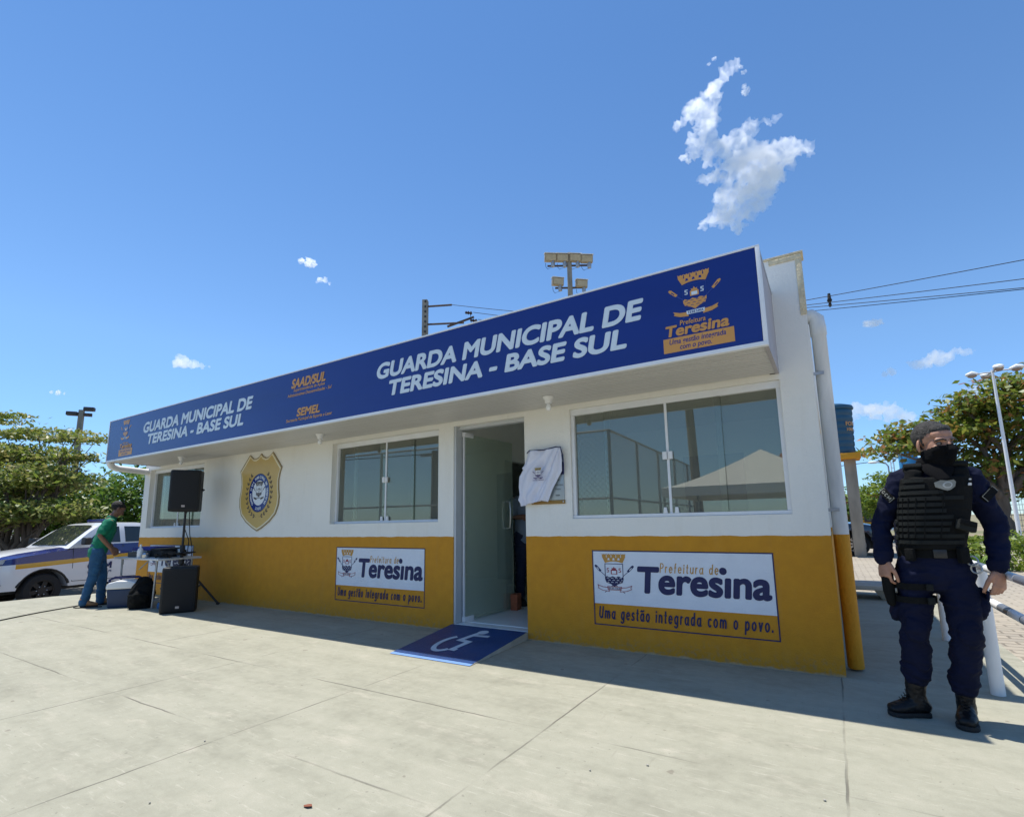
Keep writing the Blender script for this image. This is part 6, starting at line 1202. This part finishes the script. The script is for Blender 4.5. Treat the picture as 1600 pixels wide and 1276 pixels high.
k = MB(); k.lathe((0, 0, .80), [(.034, 0), (.036, .08), (.028, .10)], 14); k.lathe((0, 0, .62), [(.036, 0), (.036, .07)], 14); k.build('collar', M['blackplastic'], sd_, smooth=50)
for ex, ey in ((.42, .36), (-.48, .22), (.16, -.22)): k = MB(); k.tube([(0, 0, .66), (ex, ey, .02)], .016, 8); lg = k.build('leg', M['blackplastic'], sd_, smooth=60); k = MB(); k.tube([(0, 0, .22), (ex*.55, ey*.55, .31)], .009, 6); k.build('brace', M['galv'], lg); k = MB(); k.ell((ex, ey, .018), (.028, .028, .018), 10); k.build('rubber_foot', M['rubber'], lg)
tb = thing('folding_table', 'white folding table loaded with sound equipment in front of the third painted sign', 'table', (-9.15, -.50, 0)); k = MB(); k.box2(-.78, .70, -.30, .30, .685, .715); k.build('table_top', mat('white plastic table', (.62, .62, .60), .5), tb, bevel=.012)
for x in (-.62, .54):
    for y in (-.24, .24): k = MB(); k.tube([(x, y, .69), (x+.04*(1 if x < 0 else -1), y, 0)], .014, 8); k.build('leg', M['galv'], tb, smooth=60)
    k = MB(); k.tube([(x, -.24, .12), (x, .24, .12)], .011, 6); k.tube([(x*.98, .0, .50), (x*.35, 0, .69)], .010, 6); k.build('leg_brace', M['galv'], tb, smooth=60)
def gear(name, label, cat, c, size, m, rz=0, bev=.008): 
    t = MB(); t.obox((0, 0, size[2]/2), size); o = t.build(name, m, None, bevel=bev); o.location = c; o.rotation_euler = (0, 0, rz); return tag(o, label, cat)
zt = .716
o = thing('sound_mixer', 'grey sound mixer on the left part of the table', 'mixer', (-9.45, -.52, zt), .15); MB().obox((0, 0, .04), (.42, .36, .08)).build('case', mat_once('grey mixer case', (.10, .10, .095), .5), o, bevel=.01)
k = MB(); 
for i in range(8):
    for j in range(4): k.lathe((-.17+.048*i, -.13+.07*j, .08), [(.010, 0), (.008, .016)], 8)
k.build('knob', M['tagwhite'], o); o['label'] = 'grey sound mixer with pale knobs on the left part of the table'
gear('equipment_case', 'blue equipment case lying on top of the mixer', 'case', (-9.42, -.46, zt+.10), (.50, .34, .055), mat('blue case', (.015, .03, .26), .5), .2)
gear('laptop', 'dark flat laptop lying on the stack at the table centre', 'laptop', (-9.02, -.44, zt+.105), (.46, .34, .03), M['blackplastic'], -.1)
gear('amplifier', 'black amplifier box under the laptop', 'amplifier', (-9.02, -.42, zt), (.44, .32, .10), mat_once('black speaker cabinet', (.010, .010, .011), .6), .0)
bt = thing('spray_bottle', 'white plastic bottle at the front edge of the table', 'bottle', (-9.18, -.74, zt)); k = MB(); k.lathe((0, 0, 0), [(.035, 0), (.040, .01), (.040, .10), (.030, .135), (.014, .15), (.014, .165)], 18); k.build('bottle', M['white'], bt, smooth=40); k = MB(); k.lathe((0, 0, .165), [(.017, 0), (.015, .035)], 14); k.build('cap', M['white'], bt)
k = MB(); k.lathe((-9.0, -.74, zt), [(.045, 0), (.05, .05), (.03, .075), (.0, .078)], 14); tag(k.build('microphone_base', M['steel'], None, smooth=40), 'small silver round device beside the white bottle', 'device')
k = MB(); rs = random.Random(4)
for q in range(9):
    cx_, cy_ = -8.50+rs.uniform(-.2, .22), -.55+rs.uniform(-.14, .14); pts = [(cx_+rs.uniform(.08, .15)*math.cos(t*.9+q), cy_+rs.uniform(.06, .11)*math.sin(t*.9+q), zt+.012+.008*q+rs.uniform(0, .012)) for t in range(14)]; k.sweep(pts, .009, 6)
tag(k.build('cable_coil', M['rubber'], None, smooth=60), 'heap of coiled black cables on the right part of the table', 'cables')
k = MB(); k.sweep([(-8.70, -.30, zt+.01), (-8.78, -.25, .95), (-8.76, -.35, 1.18), (-8.62, -.42, 1.32), (-8.55, -.40, 1.45)], .006, 6); k.sweep([(-8.52, -.32, zt+.01), (-8.50, -.33, .85), (-8.56, -.35, 1.05), (-8.55, -.38, 1.30), (-8.53, -.40, 1.45)], .006, 6); tag(k.build('speaker_cable', M['rubber'], None, smooth=60), 'thin black cables looping from the table up to the raised loudspeaker', 'cable')
gear('paper_cup', 'small silver object leaning by the laptop on the table', 'device', (-8.74, -.38, zt), (.09, .05, .12), M['steel'], .4, .015)
co = thing('cool_box', 'blue cool box with white domed lid on the ground below the table', 'cool box', (-9.28, -.84, 0), ry_-.25); k = MB(); k.add([(-.17, -.13, .0), (.17, -.13, .0), (.17, .13, .0), (-.17, .13, .0), (-.19, -.15, .27), (.19, -.15, .27), (.19, .15, .27), (-.19, .15, .27)], [(0, 3, 2, 1), (4, 5, 6, 7), (0, 1, 5, 4), (1, 2, 6, 5), (2, 3, 7, 6), (3, 0, 4, 7)]); k.build('box', mat('blue plastic', (.012, .035, .09), .45), co, bevel=.02, seg=3)
k = MB(); k.prism([(-.20, .272), (.20, .272), (.20, .32), (.17, .365), (.08, .39), (-.08, .39), (-.17, .365), (-.20, .32)], lambda u, v, d: (u, d, v), -.16, .16); k.build('lid', M['white'], co, bevel=.02, seg=3); k = MB(); k.sweep([(-.205, 0, .25), (-.215, 0, .40), (-.15, 0, .43), (.15, 0, .43), (.215, 0, .40), (.205, 0, .25)], [(.009, .018)]*6, 8, side=(0, 1, 0)); k.build('carry_handle', M['navyink'], co, smooth=60)
bp = thing('backpack', 'black backpack slumped on the ground between the cool box and the loudspeaker', 'backpack', (-8.80, -.83, 0), ry_-.2); k = MB(); k.sweep([(0, 0, .05), (0, .01, .18), (.01, .03, .30), (.015, .04, .39)], [(.15, .09), (.16, .10), (.145, .085), (.10, .06)], 18); k.ell((0, -.085, .15), (.115, .05, .10), 16); v, n, f = remeshed(k, .010, 3); v = folds(v, n, .008, (9, 9, 11), 6); mesh_part('bag', v, f, M['nylon'], bp)
k = MB(); k.sweep([(-.08, .10, .34), (-.10, .16, .2), (-.09, .10, .06)], [(.022, .006)]*3, 8); k.sweep([(.09, .11, .34), (.12, .17, .2), (.10, .10, .06)], [(.022, .006)]*3, 8); k.sweep([(-.04, .03, .40), (.0, .04, .45), (.05, .04, .40)], .010, 8); k.build('strap', M['nylon'], bp, smooth=60); k = MB(); k.sweep([(-.10, -.125, .20), (0, -.14, .225), (.10, -.125, .20)], .005, 6); k.build('zip', M['webbing'], bp, smooth=60)
k = MB(); k.obox((-8.35, -.60, .05), (.34, .22, .10), .5); tag(k.build('cloth_bundle', mat('blue cloth', (.03, .12, .28), .9, var=.2, bump=.4, bscale=30), None, bevel=.04, seg=4), 'crumpled blue cloth bundle on the ground behind the loudspeaker', 'bundle')
k = MB(); pts = [Vector(p) for p in ((-9.55, -1.02, .008), (-9.75, -1.25, .008), (-9.95, -1.22, .008), (-10.05, -1.10, .008), (-9.9, -1.40, .008), (-9.7, -1.75, .008), (-9.4, -2.15, .008), (-9.1, -2.5, .008), (-8.9, -3.0, .008))]; q = []
for i in range(len(pts)-1):
    p0, p1, p2, p3 = pts[max(i-1, 0)], pts[i], pts[i+1], pts[min(i+2, len(pts)-1)]
    for s_ in range(6): t = s_/6; q.append(.5*((2*p1)+(-p0+p2)*t+(2*p0-5*p1+4*p2-p3)*t*t+(-p0+3*p1-3*p2+p3)*t**3))
k.tube(q, .008, 6); tag(k.build('power_cable', M['rubber'], None, smooth=60), 'thin black power cable snaking over the plaza at the left', 'cable')

# groups for things of one kind
for cat_, grp_ in (('cloud', 'clouds in the blue sky'), ('loudspeaker', 'loudspeakers of the sound system'), ('utility pole', 'utility poles around the post'), ('floodlight', 'floodlight masts'), ('street lamp', 'street lamps'), ('hedge', 'hedges by the paving'), ('power line', 'overhead lines')):
    for o in bpy.data.objects:
        if o.get('category') == cat_: o['group'] = grp_

# litter on the concrete
k = MB(); a_ = [(-.022, -.004), (-.010, .010), (.008, .012), (.024, .003), (.010, -.010), (-.008, -.012)]; k.add([(x, y, .004+.10*abs(y)+(.004 if x > 0 else 0)) for x, y in a_]+[(x, y, .002+.10*abs(y)+(.004 if x > 0 else 0)) for x, y in a_], [(0, 1, 2, 3, 4, 5), (11, 10, 9, 8, 7, 6)]); o = k.build('dry_leaf', mat('dry leaf', (.22, .07, .035), .8)); o.location = (-1.935, -2.958, 0); tag(o, 'small reddish dry leaf lying on the concrete in the foreground', 'leaf')
for i, (x, y) in enumerate([(-2.548, -3.27), (-3.0, -2.826), (-0.829, -1.951), (-1.045, -2.125), (-0.111, -1.898)]):
    k = MB(); k.ell((0, 0, .005), (.005+.0015*(i % 3), .0045, .004), 8); o = k.build('pebble', M['kerb'], smooth=60); o.location = (x, y, 0); tag(o, 'tiny pebble lying on the sunlit concrete', 'pebble', 'pebbles on the concrete')
# ------------------------------------------------------------------ clouds: closed billowing volumes high above the town
def cloud_mat(dens):
    m = bpy.data.materials.new('cloud'); m.use_nodes = True; t = m.node_tree; t.nodes.remove(t.nodes['Principled BSDF']); v = t.nodes.new('ShaderNodeVolumePrincipled')
    v.inputs['Color'].default_value = (1, 1, 1, 1); v.inputs['Density'].default_value = dens; v.inputs['Anisotropy'].default_value = .55; t.links.new(v.outputs[0], t.nodes['Material Output'].inputs['Volume']); return m
def cloud(label, blobs, vox, dens, amp, seed):
    mb = MB(); rs = random.Random(seed)
    for x, y, z, r in blobs:
        mb.ell((x, y, z), (r*.96, r*.55, r*.9), 12)
        for i in range(3): a = rs.uniform(0, 6.28); mb.ell((x+r*.8*math.cos(a), y+rs.uniform(-.5, .5)*r, z+r*.8*math.sin(a)), (r*rs.uniform(.25, .5),)*3, 8)
    v, n, f = remeshed(mb, vox, 1); o = v.copy(); rm = float(np.mean([b[3] for b in blobs]))
    for i in range(len(v)):
        p = Vector(v[i]); w = noise.noise_vector(p/(rm*1.6)+Vector((seed, 0, 0)))*.9; h = 0; a = 1; q = p/(rm*1.15)+w
        for k in range(5): h += a*(.50-abs(noise.noise(q))*2.3); a *= .66; q = q*2.03+Vector((3.1, 1.7, 5.3))
        o[i] = v[i]+n[i]*amp*rm*h
    mb = MB(); mb.v = [tuple(q) for q in o]; mb.f = f; v, n, f = remeshed(mb, vox*.72, 0)
    ob = mesh_part('cloud', v, f, cloud_mat(dens), None); return tag(ob, label, 'cloud', 'clouds in the blue sky')
cloud('large ragged white cloud standing above the right end of the signboard', [(-64, 794, 738, 6.3), (-73, 794, 732, 8.4), (-87, 793, 724, 9.5), (-97, 793, 717, 9.5), (-106, 792, 701, 14.9), (-117, 794, 691, 17.0), (-130, 780, 678, 10.7), (-142, 783, 671, 11.8), (-155, 784, 664, 8.6), (-167, 779, 655, 5.4), (-114, 795, 664, 20.1), (-123, 779, 630, 18.0), (-135, 784, 618, 14.8), (-139, 781, 601, 11.7), (-121, 787, 595, 16.8), (-101, 791, 592, 18.7), (-83, 783, 588, 16.5), (-61, 790, 605, 13.3), (-44, 792, 613, 10.1), (-29, 797, 616, 6.0), (-16, 796, 613, 4.0), (-70, 784, 569, 25.5), (-45, 802, 561, 27.0), (-20, 788, 550, 20.7), (1, 797, 552, 15.5), (16, 792, 544, 9.6), (25, 792, 543, 5.7), (-54, 805, 537, 29.0), (-28, 789, 524, 21.7), (-16, 791, 531, 15.7), (-82, 802, 550, 22.4), (-105, 795, 559, 17.6), (-123, 784, 548, 10.4), (-90, 801, 520, 22.4), (-65, 794, 501, 23.0), (-42, 797, 499, 13.8), (-103, 784, 481, 17.3), (-87, 798, 475, 16.1), (-66, 795, 475, 13.0), (-49, 798, 479, 7.9), (-122, 790, 475, 9.2), (-133, 783, 467, 6.2), (-83, 790, 451, 8.0)], 2.0, 0.056, 0.82, 2)
cloud('small wisp beside the upper tail of the large ragged cloud', [(-57, 792, 689, 5.2), (-55, 791, 678, 7.2), (-55, 792, 715, 4.2), (-59, 793, 727, 4.2)], 1.2, 0.133, 0.55, 9)
cloud('tiny faint wisp above the top of the large ragged cloud', [(-97, 790, 761, 4.3), (-106, 787, 753, 3.2)], 1.0, 0.114, 0.55, 16)
cloud('small shred of cloud just left of the body of the large ragged cloud', [(-157, 781, 597, 6.4), (-149, 781, 587, 5.3)], 1.2, 0.133, 0.55, 23)
cloud('small white cloud puff, upper one of the pair above SAAD/SUL', [(-665, 438, 406, 5.9), (-663, 448, 408, 8.0), (-656, 453, 406, 5.0)], 1.4, 0.171, 0.55, 30)
cloud('thin cloud shred, lower one of the pair above SAAD/SUL', [(-650, 460, 381, 6.0), (-646, 467, 382, 5.0), (-643, 473, 378, 3.0)], 1.1, 0.114, 0.55, 37)
cloud('flat elongated white cloud above the left end of the signboard', [(-732, 309, 220, 7.7), (-737, 320, 225, 9.5), (-724, 326, 221, 7.9), (-725, 337, 221, 5.3), (-721, 345, 222, 3.5)], 1.6, 0.08, 0.6, 44)
cloud('thin small cloud low in the sky above the left trees', [(-772, 199, 163, 3.0), (-773, 205, 164, 3.8), (-770, 210, 163, 2.3)], 1.0, 0.171, 0.55, 51)
cloud('small flat cloud right of the drainpipe elbow below the cables', [(62, 794, 260, 4.4), (69, 789, 258, 6.9), (78, 789, 257, 5.2)], 1.2, 0.152, 0.55, 58)
cloud('stretched white cloud above the officer at the right', [(108, 785, 190, 7.4), (121, 792, 195, 10.6), (131, 781, 194, 11.3), (142, 785, 197, 7.2), (152, 784, 198, 6.3), (160, 782, 198, 5.5)], 1.8, 0.07, 0.65, 65)
cloud('small puff just left below the stretched white cloud', [(77, 791, 186, 4.2), (83, 790, 188, 5.9)], 1.2, 0.133, 0.55, 72)
cloud('long low white cloud beside the blue water tank', [(55, 1095, 191, 15.4), (69, 1099, 193, 17.7), (86, 1084, 191, 18.7), (105, 1095, 185, 16.1), (123, 1094, 176, 13.6), (135, 1092, 168, 10.1)], 2.6, 0.05, 0.55, 79)
cloud('white cloud partly behind the crown of the almond tree', [(146, 778, 144, 7.8), (157, 785, 148, 9.3), (165, 775, 148, 6.1)], 2.0, 0.07, 0.6, 86)
cloud('small white cloud left of the slim blue water tower', [(66, 792, 93, 5.0), (75, 793, 95, 7.5), (82, 794, 92, 4.9)], 1.4, 0.152, 0.55, 93)
